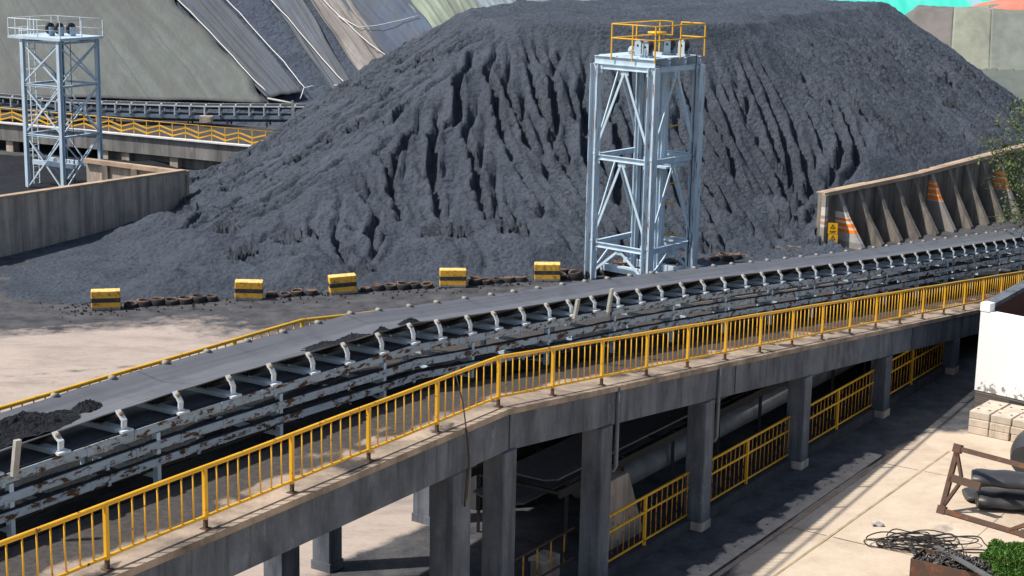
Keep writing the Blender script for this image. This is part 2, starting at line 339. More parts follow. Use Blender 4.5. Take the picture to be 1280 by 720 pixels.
# ------------------------------------------------------------------ the coal heap (eroded height field)
HT = 10.3
CARVE = .085
def heap():
    st = .135
    xs = np.arange(-34, 47, st); ys = np.arange(63, 126, st)
    X, Y = np.meshgrid(xs, ys, indexing='ij')
    top = [(-2.6, 96.3), (.35, 92.8), (4.5, 92.0), (10.1, 93.0), (12.6, 94.2), (15.3, 101.6), (19.5, 110), (26.0, 121.0), (22, 124), (10, 122), (0, 112), (-3, 104)]
    b0 = [bp(*p)[:2] for p in [(228, 270), (212, 300), (262, 338), (330, 346), (420, 350), (520, 345), (620, 343), (730, 336), (820, 322), (900, 316), (1000, 303)]]
    base = [tuple(p) for p in b0]+[tuple(W0+wdir*.5-wnr*3.4), tuple(W0+wdir*9-wnr*4.2), tuple(W1-wnr*4.2+wdir*.5), (36, 101), (42, 124), (30, 140), (0, 136), (-16, 122), (-18, 104)]
    wx = (vnoise(X, Y, .12, 31, 3)-.5)*3.2; wy = (vnoise(X, Y, .12, 32, 3)-.5)*3.2
    Xw, Yw = X+wx*.5, Y+wy*.5
    it, ib = inside(X, Y, top), inside(Xw, Yw, base)
    dt = poly_dist(X, Y, top); dbs = poly_dist(Xw, Yw, base)
    t = np.where(it, 1., np.where(ib, dbs/(dbs+dt+1e-6), 0))
    h = HT*(t**.97)
    h -= .35*sstep(0, .6, dt)*(~it)*sstep(14, 11, X)*sstep(-1, 2, X)*t        # little scarp below the lip
    h += (vnoise(X, Y, .22, 33, 4)-.5)*1.1*np.clip(t*3, 0, 1)*np.clip((1-t)*5, 0, 1)
    h += (vnoise(X, Y, .35, 34, 4)-.5)*.5*it
    # apron of slumped coal at the foot
    dfoot = np.where(ib, 0, poly_dist(X, Y, base))
    ap = .55*np.exp(-dfoot/1.6)+.22*np.exp(-dfoot/5)
    lump = vnoise(X, Y, .45, 35, 5); ap *= .35+1.3*lump
    def mound(px, py, r, hh):
        c = bp(px, py); return hh*np.clip(1-np.hypot(X-c[0], (Y-c[1]))/r, 0, 1)**.8
    for a in [(222, 366, 2.4, .9), (285, 356, 1.7, .55), (375, 358, 2.2, .75), (205, 322, 2.4, .6), (130, 350, 3.0, .25), (250, 330, 2.6, .8), (640, 338, 2.5, .8), (700, 330, 2.0, .5), (560, 342, 1.8, .5), (960, 300, 2.4, .5), (190, 298, 2.5, .5)]:
        ap += mound(*a)*(.6+.8*lump)
    q = (X-BL0[0])*bnr[0]+(Y-BL0[1])*bnr[1]
    ap *= sstep(.15, 1.9, q+(vnoise(X, Y, .5, 36, 3)-.5)*.6)*sstep(106, 100, Y)
    h = np.maximum(h, 0)+ap*np.where(t > 0, np.clip(1-t*5, 0, 1), 1)
    # rain: droplets run down and carve a branching network of rills
    r = np.random.default_rng(5); nx, ny = X.shape; H0 = h.copy()
    def blur(a, n=1):
        for _ in range(n):
            c = a.copy(); c[1:-1, 1:-1] = .5*a[1:-1, 1:-1]+.125*(a[:-2, 1:-1]+a[2:, 1:-1]+a[1:-1, :-2]+a[1:-1, 2:]); a = c
        return a
    on = sstep(.02, .3, H0); h += blur(r.random(h.shape)-.5, 1)*.16*on+(vnoise(X, Y, 1.1, 44, 4)-.5)*.34*(t > .03)*(t < .97)
    slope = (t > .04) & (t < .999) & (Y < 118); I, J = np.nonzero(slope); tt = t[I, J]
    top_ = np.nonzero(tt > .55)[0]; hard = .5+1.1*vnoise(X, Y, .35, 40, 3)
    for bt in range(200):
        k = r.integers(0, len(I), 1500) if bt % 5 else top_[r.integers(0, len(top_), 1500)]
        px = I[k]+r.random(1500); py = J[k]+r.random(1500); vx = np.zeros(1500); vy = np.zeros(1500); ld = np.zeros(1500)
        hs = h; gx, gy = np.gradient(hs); er = np.zeros_like(h)
        for s_ in range(175):
            ix = np.clip(px.astype(int), 1, nx-2); iy = np.clip(py.astype(int), 1, ny-2)
            a, b = gx[ix, iy], gy[ix, iy]; gn = np.hypot(a, b)+1e-9
            vx = .45*vx-.55*a/gn; vy = .45*vy-.55*b/gn; vn = np.hypot(vx, vy)+1e-9
            px = np.clip(px+vx/vn, 1, nx-2); py = np.clip(py+vy/vn, 1, ny-2)
            jx = np.clip(px.astype(int), 1, nx-2); jy = np.clip(py.astype(int), 1, ny-2)
            dh = hs[ix, iy]-hs[jx, jy]
            fl = gn < .022
            e = np.where(fl, 0, np.clip(dh, 0, .12)*CARVE*hard[ix, iy]*min(1.7, .25+s_/55))
            dep = np.where(fl, np.minimum(ld*.04, .006), np.where(dh < 0, np.minimum(ld, -dh*.12), 0)); ld += e-dep
            np.add.at(er, (ix, iy), e-dep)
        er[1:-1, 1:-1] = .52*er[1:-1, 1:-1]+.12*(er[:-2, 1:-1]+er[2:, 1:-1]+er[1:-1, :-2]+er[1:-1, 2:])
        h -= np.clip(er, -.03, .045)
        if bt % 25 == 24: h = .8*h+.2*blur(h, 1)
    dd = h-H0; lo_ = blur(dd, 14)
    dd = dd-.55*lo_; dd = np.where(dd < -.30, -.30+(dd+.30)*.35, dd); dd = np.clip(dd, -.6, .25); dd = dd+.9*(dd-blur(dd, 4))
    h = H0+dd*on
    h += ((vnoise(X, Y, 2.0, 50, 3)-.5)*.07+(vnoise(X, Y, 5., 51, 2)-.5)*.10)*on
    h = np.where((t <= 0), np.minimum(h, 3), h)
    sd_ = (X-W0[0])*wnr[0]+(Y-W0[1])*wnr[1]; al_ = (X-W0[0])*wdir[0]+(Y-W0[1])*wdir[1]
    pl_ = np.interp(al_, [0, 8, 18, 30], [2.75, 3.0, 3.65, 4.2])-.08+np.clip(sd_-.66, 0, 99)*1.15
    h = np.where((al_ > 1.5) & (sd_ < 1.7), np.minimum(h, pl_+(vnoise(X, Y, .8, 57, 3)-.5)*.3*sstep(.8, 1.7, sd_)), h); h = np.where((al_ > 6) & (sd_ < 1.6), np.maximum(h, pl_-.45), h)
    zb = np.where(h < .045, -.08, h)
    # stops at the retaining walls
    side = (X-W0[0])*wnr[0]+(Y-W0[1])*wnr[1]; alongw = (X-W0[0])*wdir[0]+(Y-W0[1])*wdir[1]
    cut = (side < .66) & (alongw > -.2)
    side2 = (X-LW0[0])*lwn[0]+(Y-LW0[1])*lwn[1]
    al2 = (X-LW0[0])*lwd[0]+(Y-LW0[1])*lwd[1]
    cut |= (side2 > -.05) & (al2 < lwL+.2)
    keep = (zb > -.05) & ~cut
    kf = keep[:-1, :-1] | keep[1:, :-1] | keep[:-1, 1:] | keep[1:, 1:]
    kc = ~(cut[:-1, :-1] | cut[1:, :-1] | cut[:-1, 1:] | cut[1:, 1:])
    kf &= kc
    idx = np.arange(nx*ny).reshape(nx, ny)
    fi, fj = np.nonzero(kf)
    Fq = np.stack([idx[fi, fj], idx[fi+1, fj], idx[fi+1, fj+1], idx[fi, fj+1]], 1)
    used = np.unique(Fq); rm = np.full(nx*ny, -1); rm[used] = np.arange(len(used))
    V = np.stack([X, Y, zb], -1).reshape(-1, 3)[used]; Fq = rm[Fq]
    me = bpy.data.meshes.new('coal_heap'); me.vertices.add(len(V)); me.vertices.foreach_set('co', V.reshape(-1))
    me.loops.add(Fq.size); me.loops.foreach_set('vertex_index', Fq.reshape(-1).astype(np.int32))
    me.polygons.add(len(Fq)); me.polygons.foreach_set('loop_start', np.arange(0, Fq.size, 4, dtype=np.int32))
    me.polygons.foreach_set('use_smooth', np.ones(len(Fq), bool)); me.update(calc_edges=True); me.validate()
    me.materials.append(MAT['coal']); ob = bpy.data.objects.new('coal_heap', me); COL.objects.link(ob)
    tag(ob, 'huge flat topped heap of dark grey coal with rain cut gullies down its sides', 'coal heap')

# left retaining wall line
def loose_lumps():
    r = random.Random(41); m = MB()
    for i in range(900):
        t = r.random(); p = BL0+(BL1-BL0)*(t*1.25-.12)+bnr*(r.gauss(.9, .75)); q = r.uniform(.02, .065)*(1.6 if r.random() < .08 else 1)
        c = v3f(p, q*.5); V = [c+np.array([r.gauss(0, 1), r.gauss(0, 1), r.gauss(0, .8)])*q*.55 for _ in range(6)]
        V = [c+np.array(w)*q*r.uniform(.7, 1.2) for w in ((1, 0, 0), (0, 1, 0), (-1, 0, 0), (0, -1, 0), (0, 0, .8), (0, 0, -.8))]
        m.add(V, [(0, 1, 4), (1, 2, 4), (2, 3, 4), (3, 0, 4), (1, 0, 5), (2, 1, 5), (3, 2, 5), (0, 3, 5)])
    tag(m.build('loose_coal', MAT['coal_dark']), 'loose lumps of coal scattered along the row of striped blocks', 'coal', kind='stuff')
def v3f(p, z): return np.array([p[0], p[1], z])
loose_lumps()
LW0, LW1 = bp(0, 322)[:2], bp(233, 268)[:2]
lwd = nz(LW1-LW0); lwn = np.array([-lwd[1], lwd[0]]); lwL = float(np.linalg.norm(LW1-LW0))
heap()
def v3(p, z): return np.array([p[0], p[1], z])

# ------------------------------------------------------------------ concrete retaining wall at the left
def left_wall():
    r = thing('retaining_wall', 'stained pale concrete wall in front of the far left steel tower', 'wall', v3(LW0, 0))
    a = LW0-lwd*14; b = LW1; th = .35; n = v3(lwn, 0)
    z0, z1 = 2.77, 2.30
    def slab(p, q, zp, zq, off0, off1, zb=-.1, mb=None):
        m = mb or MB(); A = [v3(p, 0)+n*off0, v3(q, 0)+n*off0, v3(q, 0)+n*off1, v3(p, 0)+n*off1]
        lo = [v3(x, zb) for x in A]; hi = [v3(A[0], zp), v3(A[1], zq), v3(A[2], zq), v3(A[3], zp)]
        return m.hexa(lo+hi)
    slab(a, b, 3.2, z1, 0, th).build('wall_panel', MAT['wall'], r)
    m = MB(); A = [v3(a, 0)-n*.04, v3(b, 0)-n*.04+v3(lwd, 0)*.05, v3(b, 0)+n*(th+.04)+v3(lwd, 0)*.05, v3(a, 0)+n*(th+.04)]
    m.hexa([v3(A[0], 3.2), v3(A[1], z1), v3(A[2], z1), v3(A[3], 3.2)]+[v3(A[0], 3.29), v3(A[1], z1+.09), v3(A[2], z1+.09), v3(A[3], 3.29)]); m.build('coping', MAT['coping'], r)
    # return wall going back left, low, with pilasters
    c = bp(112, 203.6, 2.1)[:2]; e = LW1; d = nz(c-e); L = np.linalg.norm(c-e); nn = np.array([-d[1], d[0]])
    if nn[1] < 0: nn = -nn
    c2 = e+d*(L+.4)
    m = MB(); m.bar(v3(e+nn*.2, 1.0), v3(c2+nn*.2, 1.0), .12, 2.2); m.build('back_panel', MAT['wall'], r)
    m = MB(); m.bar(v3(e+nn*.1, 2.2), v3(c2+nn*.1, 2.2), .4, .22); m.build('coping', MAT['coping'], r)
    k = 1.5
    while k < L+.3:
        m = MB(); m.bar(v3(e+d*k, 0), v3(e+d*k, 2.08), .3, .3, (1, 0, 0)); m.build('pilaster', MAT['wall'], r); k += 2.2
    # red-white painted patch at the left
    q = bp(2, 318)[:2]; m = MB(); m.bar(v3(q-n[:2]*.012-lwd*.35, 1.55), v3(q-n[:2]*.012+lwd*.28, 1.52), .02, .16)
    m.bar(v3(q-n[:2]*.012-lwd*.35, .9), v3(q-n[:2]*.012+lwd*.28, .87), .02, .18); m.build('faded_red_stripe', mat_plain('faded_red', (.42, .14, .11)), r)
    m = MB(); m.bar(v3(q-n[:2]*.010-lwd*.35, 1.23), v3(q-n[:2]*.010+lwd*.28, 1.2), .018, .44); m.build('faded_white_stripe', mat_plain('faded_white', (.5, .46, .42)), r)
left_wall()

# ------------------------------------------------------------------ buttressed wall at the right
def right_wall():
    r = thing('buttressed_wall', 'tall concrete retaining wall with triangular buttresses holding back the coal heap', 'wall', v3(W0, 0))
    n = v3(wnr, 0); d = v3(wdir, 0)
    L = float(np.linalg.norm(W1-W0))+9
    pxs = [1035, 1072, 1103, 1138, 1162, 1184, 1203, 1221, 1238, 1254, 1268, 1282]
    # top heights along the wall
    zt = lambda s_: float(np.interp(s_, [0, 8, 18, 30], [2.75, 3.0, 3.65, 4.2]))
    N = 14; back = .55
    m = MB(); mc = MB()
    ss = np.linspace(0, L, N)
    for i in range(N-1):
        a, b = ss[i], ss[i+1]; A = v3(W0, 0)+d*a; B = v3(W0, 0)+d*b
        def q(P, o, z): return v3((P+n*o)[:2], z)
        m.hexa([q(A, back, -.1), q(B, back, -.1), q(B, back+.25, -.1), q(A, back+.25, -.1), q(A, back, zt(a)), q(B, back, zt(b)), q(B, back+.25, zt(b)), q(A, back+.25, zt(a))])
        mc.hexa([q(A, back-.16, zt(a)-.16), q(B, back-.16, zt(b)-.16), q(B, back-.003, zt(b)-.16), q(A, back-.003, zt(a)-.16), q(A, back-.16, zt(a)+.04), q(B, back-.16, zt(b)+.04), q(B, back-.003, zt(b)+.04), q(A, back-.003, zt(a)+.04)])
        mc.hexa([q(A, back-.003, zt(a)+.003), q(B, back-.003, zt(b)+.003), q(B, back+.36, zt(b)+.003), q(A, back+.36, zt(a)+.003), q(A, back-.003, zt(a)+.05), q(B, back-.003, zt(b)+.05), q(B, back+.36, zt(b)+.05), q(A, back+.36, zt(a)+.05)])
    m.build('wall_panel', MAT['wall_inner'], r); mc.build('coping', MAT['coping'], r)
    O_, P_ = (.88, .24, .03), (.86, .52, .33)
    striped = mat_stripe('orange_white_stripes', [(1.50, .42, .41, .40), (1.55, *O_), (1.77, *P_), (1.87, *O_), (2.09, *P_), (2.19, *O_), (2.36, *P_), (2.44, *O_)], (.26, .24, .22))
    striped1 = mat_stripe('orange_white_stripes_low', [(.30, .42, .41, .40), (.72, *O_), (.90, *P_), (1.02, *O_), (1.2, .8, .72, .6), (1.32, *O_), (1.45, .8, .74, .66), (1.62, .78, .74, .68)], (.26, .24, .22))
    s = 0.; i = 0
    bs = [.1, 1.3] + [1.3+1.62*j for j in range(1, 15)]
    for i, s in enumerate(bs):
        P = v3(W0, 0)+d*s; h = zt(s)-.17; w_ = .13 if i else .16; foot = 1.75 if i else .7
        if i == 0: w_ = .12
        pr = [(-foot+back, 0), (-foot+back, .12), (-.34*foot+back-.12, .58*h), (-.12+back, h), (back, h), (back, 0)]
        if i == 0: pr = [(-.25+back, 0), (-.25+back, h+.1), (back, h+.1), (back, 0)]
        V = []
        for sg in (-1, 1):
            for (o, z) in pr: V.append(v3((P+n*o+d*w_*sg)[:2], z))
        k = len(pr); fs = [tuple(range(k))[::-1], tuple(range(k, 2*k))]+[(j, (j+1) % k, (j+1) % k+k, j+k) for j in range(k)]
        mm = MB(); mm.add(V, fs); st_ = i in (1, 6, 10) or i == 0
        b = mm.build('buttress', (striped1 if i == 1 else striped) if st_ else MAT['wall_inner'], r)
        if st_ and i: b['label'] = 'buttress painted with orange and white stripes'
        if i == 0: b['label'] = 'end pier with worn white and red paint'
        if i == 0:
            b.data.materials[0] = mat_stripe('faded_stripes', [(.9, .3, .28, .26), (1.05, .6, .55, .5), (1.2, .5, .28, .2), (1.35, .6, .56, .5), (1.5, .48, .3, .22), (1.65, .62, .58, .52), (1.8, .62, .58, .52), (1.95, .6, .56, .5)], (.3, .27, .24))
    # warning sign standing against the first buttress: post with two yellow plates
    Yc = float((v3(W0, 0)+d*bs[1]-n*1.45)[1]); g0 = bd(1041, 300, Yc)
    sg = thing('warning_sign', 'yellow warning sign of two plates with black triangles by the first striped buttress', 'sign', v3(g0, 0))
    mm = MB(); mm.bar(v3(g0, 0)+np.array([0, .03, 0]), bd(1041, 279, Yc)+np.array([0, .03, 0]), .05, .04, (1, 0, 0)); mm.build('post', MAT['guide'], sg)
    syel = mat_plain('sign_yellow', (.85, .45, .01), .4, var=.1)
    for yy in (285.5, 299.5):
        c = bd(1041, yy, Yc); fd = nz(np.array([c[0], c[1], 0])); sd = np.array([fd[1], -fd[0], 0]); fr = -fd
        mm = MB(); mm.obox(c, sd*.235, fd*.012, (0, 0, .265)); pl = mm.build('plate', syel, sg)
        f0 = c+fr*.018; mm = MB()
        def tri(R_, zo): return [f0+sd*R_*math.cos(math.pi/2+q*2.0944)+np.array([0, 0, R_*math.sin(math.pi/2+q*2.0944)+zo]) for q in range(3)]
        mm.add(tri(.16, .07)+tri(.10, .07), [(0, 1, 4, 3), (1, 2, 5, 4), (2, 0, 3, 5)]); mm.obox(f0+np.array([0, 0, .075]), sd*.014, fr*.002, (0, 0, .04))
        mm.obox(f0+np.array([0, 0, -.13]), sd*.16, fr*.002, (0, 0, .014)); mm.obox(f0+np.array([0, 0, -.19]), sd*.12, fr*.002, (0, 0, .012)); mm.build('warning_symbol', MAT['black'], pl)
def mat_stripe(name, bands, base):
    m = M_(name, .7, .3); g = m.geo(); z = sep(m, g)[2]
    f = m.math('DIVIDE', z, 4.)
    pts = [(0, base)]; 
    for b in bands: pts.append((b[0]/4, b[1:]))
    pts.append(((bands[-1][0]+.12)/4, base))
    n = m.t.nodes.new('ShaderNodeValToRGB'); n.color_ramp.interpolation = 'CONSTANT'; e = n.color_ramp.elements
    while len(e) < len(pts): e.new(.5)
    for q, (p, c) in zip(e, sorted(pts, key=lambda a: a[0])): q.position = p; q.color = (*c, 1)
    m.l(f, n.inputs[0])
    m.col(m.mix(m.ramp(m.noise(g, 3, 7, .7), [(.5, 0), (.75, .75)]), n.outputs[0], tuple(x*.7 for x in base)))
    return m.m
right_wall()

# ------------------------------------------------------------------ main bridge
NEAR = 0.; FAR = 6.1
colk = [4.26, 5.05, 6.95, 9.42, 12.35, 15.35, 18.45, 21.5, 24.6, 27.7]
def deck_dust(r):
    # coal dust lying on the deck, with a ragged edge towards the walkway
    ks = np.arange(KS, KE, .09); os_ = np.linspace(-.26, FAR+.15, 60)
    G = np.array([[at(k, o, .004) for o in os_] for k in ks]); mm = MB(); mm.grid(G, False); o = mm.build('coal_dust', mat_dust(), r); o['kind'] = 'stuff'
    A, B = np.meshgrid(ks*LEN, os_, indexing='ij')
    d = sstep(.35, 1.25, B+(vnoise(A, B*2, .8, 71, 5)-.5)*1.9); d = np.maximum(d, .75*sstep(.56, .72, vnoise(A, B, 1.6, 72, 5)))
    q = o.data.attributes.new('dust', 'FLOAT', 'POINT'); q.data.foreach_set('value', d.reshape(-1).astype(np.float32))
def mat_dust():
    m = M_('coal_dust_on_deck', .9, .15); g = m.geo(); n = m.noise(g, 9, 6, .75)
    al = m.ramp(m.math('ADD', m.attr('dust'), m.math('MULTIPLY', m.math('SUBTRACT', n, .5), .9)), [(.25, 0), (.75, .93)])
    m.col(m.mix(m.ramp(n, [(.35, 0), (.7, 1)]), (.045, .042, .042), (.095, .085, .078))); m.bump(n, .6, .02)
    m.l(al, m.b.inputs['Alpha']); return m.m
def bridge():
    r = thing('conveyor_bridge', 'long grey concrete bridge with beams and square columns carrying the belt conveyor', 'bridge', atg(0, 0))
    ks = np.concatenate([np.arange(KS, 5, .5), [4.6, 4.85, 5.0, 5.15, 5.4], np.arange(5.5, KE+.1, .75)]); ks = np.unique(ks)
    def sweep(sec_, mat, name, z_from=None):
        G = []; n = len(sec_)
        for k in ks: G.append([at(k, o, h) for o, h in sec_])
        G = np.array(G); m = MB(); a = len(ks)
        fs = [(i*n+j, i*n+(j+1) % n, (i+1)*n+(j+1) % n, (i+1)*n+j) for i in range(a-1) for j in range(n)]
        fs += [tuple(range(n))[::-1], tuple((a-1)*n+j for j in range(n))]
        m.add(G.reshape(-1, 3), fs); return m.build(name, mat, r)
    sweep([(-.28, -.13), (-.28, 0), (FAR+.2, 0), (FAR+.2, -.13)], MAT['deck'], 'deck_slab'); deck_dust(r)
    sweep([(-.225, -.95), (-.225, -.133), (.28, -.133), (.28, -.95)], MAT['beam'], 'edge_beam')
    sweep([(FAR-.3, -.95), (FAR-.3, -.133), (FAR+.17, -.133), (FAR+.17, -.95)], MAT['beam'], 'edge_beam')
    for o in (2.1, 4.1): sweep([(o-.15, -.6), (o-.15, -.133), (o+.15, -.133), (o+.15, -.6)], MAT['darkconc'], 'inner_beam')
    zt = -.952
    for k0 in colk:
        k = k0; t = v3(nz(tan_(k)[:2]), 0); n = nrm(k); ht, hn = (.33, .30) if k < 5 else (.25, .28)
        for o in (.03, FAR-.02):
            if o > 1: k = k0+.7
            b = at(k, o+(ht-.34+hn-.25)*(1 if o < 1 else -1)*.5, zt)
            if b[2] < .25: continue
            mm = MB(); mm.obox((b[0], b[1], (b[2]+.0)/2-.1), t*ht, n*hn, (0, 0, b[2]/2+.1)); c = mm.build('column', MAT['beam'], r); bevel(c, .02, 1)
            mm = MB(); mm.obox((b[0], b[1], .1), t*(ht+.02), n*(hn+.02), (0, 0, .13)); mm.build('column_foot', MAT['wall'] if o < 1 and 9 < k else MAT['beam'], r)
        a, b = at(k0, .3, -.6), at(k0+.66, FAR-.32, -.6)
        if a[2] > .5: mm = MB(); mm.bar(a, b, .5, .6); mm.build('cross_beam', MAT['darkconc'], r)
    # joint lines and a drain pipe
    for k in (5.05, 10.1, 16.3, 22.5):
        mm = MB(); mm.bar(at(k, -.232, -.93), at(k, -.232, -.15), .02, .035, tan_(k)); mm.build('joint_seal', MAT['darkconc'], r)
    for k in (7.16, 9.62):
        mm = MB(); mm.path([at(k, -.27, -.05), at(k, -.27, -2.0), at(k, -.22, -2.12), at(k-.05, .0, -2.15)], .05, 8); mm.build('drain_pipe', mat_plain('grey_pipe', (.16, .17, .18), .5), r)
bridge()
# brown dead vine/rope hanging on the beam
m = MB(); P = [at(4.25, -.05, 1.12), at(4.28, -.2, .5), at(4.27, -.3, 0), at(4.3, -.33, -.7), at(4.27, -.32, -1.5)]
m.path(P, .016, 6); m.path([p+np.array([.02, 0, -.05]) for p in P[2:]], .018, 6); m.path([p+np.array([-.02, -.02, -.2]) for p in P[3:]], .028, 6)
tag(m.build('hanging_rope', mat_plain('rope_brown', (.085, .065, .05), .9)), 'frayed brown rope hanging over the bridge edge down the column', 'rope')

# ------------------------------------------------------------------ railings on the bridge
def railing(o, k0, k1, name, label, h=1.1, groupcap=100, worn=False):
    r = thing(name, label, 'railing', at(k0, o, 0))
    ks = list(np.arange(k0, k1+.01, .25))
    for hh, rad, nm in ((h, .042, 'handrail'), (.22, .03, 'bottom_rail')):
        mm = MB(); mm.path([at(k, o, hh+(.004*math.sin(k*3.1))) for k in ks], rad, 10); mm.build(nm, MAT['yellow'], r)
    kk = np.arange(math.ceil(k0), math.floor(k1)+1)
    for k in kk:
        mm = MB(); t = tan_(k); mm.bar(at(k, o, .17), at(k, o, h-.02), .062, .075, t); p = mm.build('post', MAT['yellow'], r)
        mm = MB(); mm.bar(at(k, o, 0), at(k, o, .172), .056, .066, t); mm.bar(at(k, o, 0.), at(k, o, .015), .15, .15, t); mm.build('post_foot', MAT['rust'], p)
    b = []
    rr = random.Random(3)
    for k in kk[:-1]:
        n = 8
        for j in range(1, n):
            q = k+j/n; dd = rr.uniform(-.012, .012)
            b.append((q, dd))
    camd = sorted(b, key=lambda a: np.linalg.norm(at(a[0], o, .6)-CAMP) if -2.0 < a[0] else 999)
    rest = MB(); cnt = 0
    for i, (q, dd) in enumerate(camd):
        mm = MB() if i < groupcap else rest
        a = at(q, o, .22); c = at(q, o, h); md = (a+c)/2+tan_(q)*dd*1.5; top = c+tan_(q)*dd
        mm.path([a, md, top], .0155, 6)
        if i < groupcap: mm.build('baluster', MAT['yellow'], r)
        else: cnt += 1
    if cnt: rest.build('balusters', MAT['yellow'], r)['kind'] = 'stuff'
    return r
railing(0, KS, 30, 'bridge_railing', 'bright yellow steel railing with thin balusters along the near edge of the bridge', groupcap=100)
railing(5.45, KS, 7, 'bridge_railing', 'yellow railing behind the belt, only its upper bar showing above the pale road', groupcap=100)

# ------------------------------------------------------------------ belt conveyor
BN, BF = 2.40, 3.98
def conveyor():
    r = thing('belt_conveyor', 'main belt conveyor with wide grey belt on troughing rollers and flaking pale blue frame', 'conveyor', at(0, 2.2, 0))
    sec_ = [(BN, 0), (BN+.12, -.045), (BN+.32, -.13), (BN+.50, -.19), (BF-.50, -.19), (BF-.32, -.13), (BF-.12, -.045), (BF, 0)]
    under = [(o, h-.022) for o, h in sec_][::-1]; full = sec_+under
    ks = np.arange(KS, KE, .2); n = len(full)
    G = np.array([[at(k, o, smk(k)+h+ (.006*math.sin(k*9+o*2))) for o, h in full] for k in ks])
    mm = MB(); a = len(ks)
    mm.add(G.reshape(-1, 3), [(i*n+j, i*n+(j+1) % n, (i+1)*n+(j+1) % n, (i+1)*n+j) for i in range(a-1) for j in range(n)], False)
    b = mm.build('belt', MAT['belt'], r)
    for nm, A in (('across', np.tile([o for o, h in full], a)), ('along', np.repeat(ks*LEN, n))):
        q = b.data.attributes.new(nm, 'FLOAT', 'POINT'); q.data.foreach_set('value', A.astype(np.float32))
    # return belt under it
    mm = MB(); G = np.array([[at(k, o, strh(k)-.10+.0*o) for o in (BN+.05, BF-.05)] for k in ks]); mm.grid(G)
    rb = mm.build('return_belt', MAT['belt_under'], r); sdm = rb.modifiers.new('s', 'SOLIDIFY'); sdm.thickness = .03
    for dz, wd, oo in ((0, .145, 2.20), (-.34, .13, 2.16), (-.64, .12, 2.13)):
        for side in (0, 1):
            o = oo if not side else BF+BN-oo
            kk = np.arange(KS, KE, .5)
            mm = MB()
            for i in range(len(kk)-1):
                p, q = at(kk[i], o, strh(kk[i])+dz-wd/2), at(kk[i+1], o, strh(kk[i+1])+dz-wd/2); rr_ = random.Random(i*7+side)
                t = nz(q-p); nn = nrm((kk[i]+kk[i+1])/2); u = np.cross(nn, t) if np.cross(nn, t)[2] > 0 else -np.cross(nn, t)
                c = (p+q)/2; hl = np.linalg.norm(q-p)/2+.004
                mm.obox(c, t*hl, nn*.008, u*wd/2)                      # web
                mm.obox(c+nn*.05+u*(wd/2+.006), t*hl, nn*.055, u*.006); mm.obox(c+nn*.05-u*(wd/2+.006), t*hl, nn*.055, u*.006)
                if not side:    # bolts, gusset tabs
                    mm.obox(c-nn*.014, t*.018, nn*.008, u*(wd/2+.02)); 
                    if i % 2: mm.obox(c-nn*.02+t*.4-u*wd*.5, t*.035, nn*.012, u*.05)
            st = mm.build('stringer', MAT['rustpaint'], r)
            if not side: # dark coal-caked top edge
                mm = MB(); mm.path([at(k, o+.05, strh(k)+dz+.025+.012*math.sin(k*13)) for k in np.arange(KS, KE, .25)], .028, 6); mm.build('caked_coal_ridge', MAT['coal_dark'], st)
    # idler sets
    IK = [-3.35, -2.7, -2.05, -1.4, -.78, -.13, .51, 1.16, 1.79, 2.42, 2.94, 3.47, 3.97, 4.49, 4.99, 5.45, 5.99, 6.49, 7.03, 7.56, 8.03, 8.56, 9.12, 9.67, 10.23, 10.82, 11.41, 12.02, 12.67, 13.27, 13.86, 14.51, 15.1, 15.75, 16.36]
    while IK[-1] < KE-1.3: IK.append(IK[-1]+.625)
    proto = {}
    for k in IK:
        hb = smk(k); sh = strh(k); n = nrm(k); t = v3(nz(tan_(k)[:2]), 0)
        vis = k > -1
        f = MB()
        for sd, o0 in ((1, BN), (-1, BF)):
            # bent bracket plate
            ax = -n*sd
            p = [at(k, o0, sh+.0)+ax*.13, at(k, o0, sh+.24)+ax*.15, at(k, o0, hb-.10)+ax*.10, at(k, o0, hb-.005)+ax*.0]
            for a_, b_ in zip(p[:-1], p[1:]): f.bar(a_, b_+nz(b_-a_)*.01, .12, .03, n)
        f.obox(at(k, (BN+BF)/2, sh+.045), n*(BF-BN+.30)/2, t*.10, (0, 0, .045))
        f.obox(at(k, BN-.14, sh+.05), n*.1, t*.14, (0, 0, .02))
        for q in (BN+.48, BF-.48): f.bar(at(k, q, sh+.05), at(k, q, hb-.28), .05, .03, n)
        fr = f.build('idler_frame', MAT['bracket'], r)
        for (oa, ha, ob, hb_) in ((BN+.02, -.085, BN+.47, -.265), (BN+.52, -.272, BF-.52, -.272), (BF-.47, -.265, BF-.02, -.085)):
            m1 = MB(); m1.tube(at(k, oa, hb+ha), at(k, ob, hb+hb_), .062, 10); m1.build('roller', MAT['roller'], fr)
        m2 = MB(); m2.tube(at(k, BN-.10, hb-.045), at(k, BN+.04, hb-.09), .05, 8); m2.build('bearing_cap', MAT['tan'], fr)
        m2 = MB(); m2.tube(at(k, BF+.00, hb-.04), at(k, BF+.10, hb+.015), .095, 7, .04); m2.build('bearing_cap', MAT['capgrey'], fr)
    # legs down to the deck
    for j, k in enumerate(np.arange(-3, KE, 1.5)):
        n = nrm(k); f = MB()
        for o in (2.24, BF+BN-2.24): f.bar(at(k, o, 0), at(k, o, strh(k)-.18), .09, .12, n)
        f.bar(at(k, 2.3, strh(k)-1.0), at(k, BF-.1, strh(k)-1.0), .08, .1); f.bar(at(k, 2.3, strh(k)-.62), at(k, BF-.1, strh(k)-.62), .08, .08)
        f.build('support_leg', MAT['steel'], r)
        if j % 1 == 0: mm = MB(); mm.tube(at(k+.4, BN, strh(k)-.17), at(k+.4, BF, strh(k)-.17), .05, 10); mm.build('return_roller', MAT['roller'], r)
    # a cable tray with cables low on the near side
    mm = MB(); 
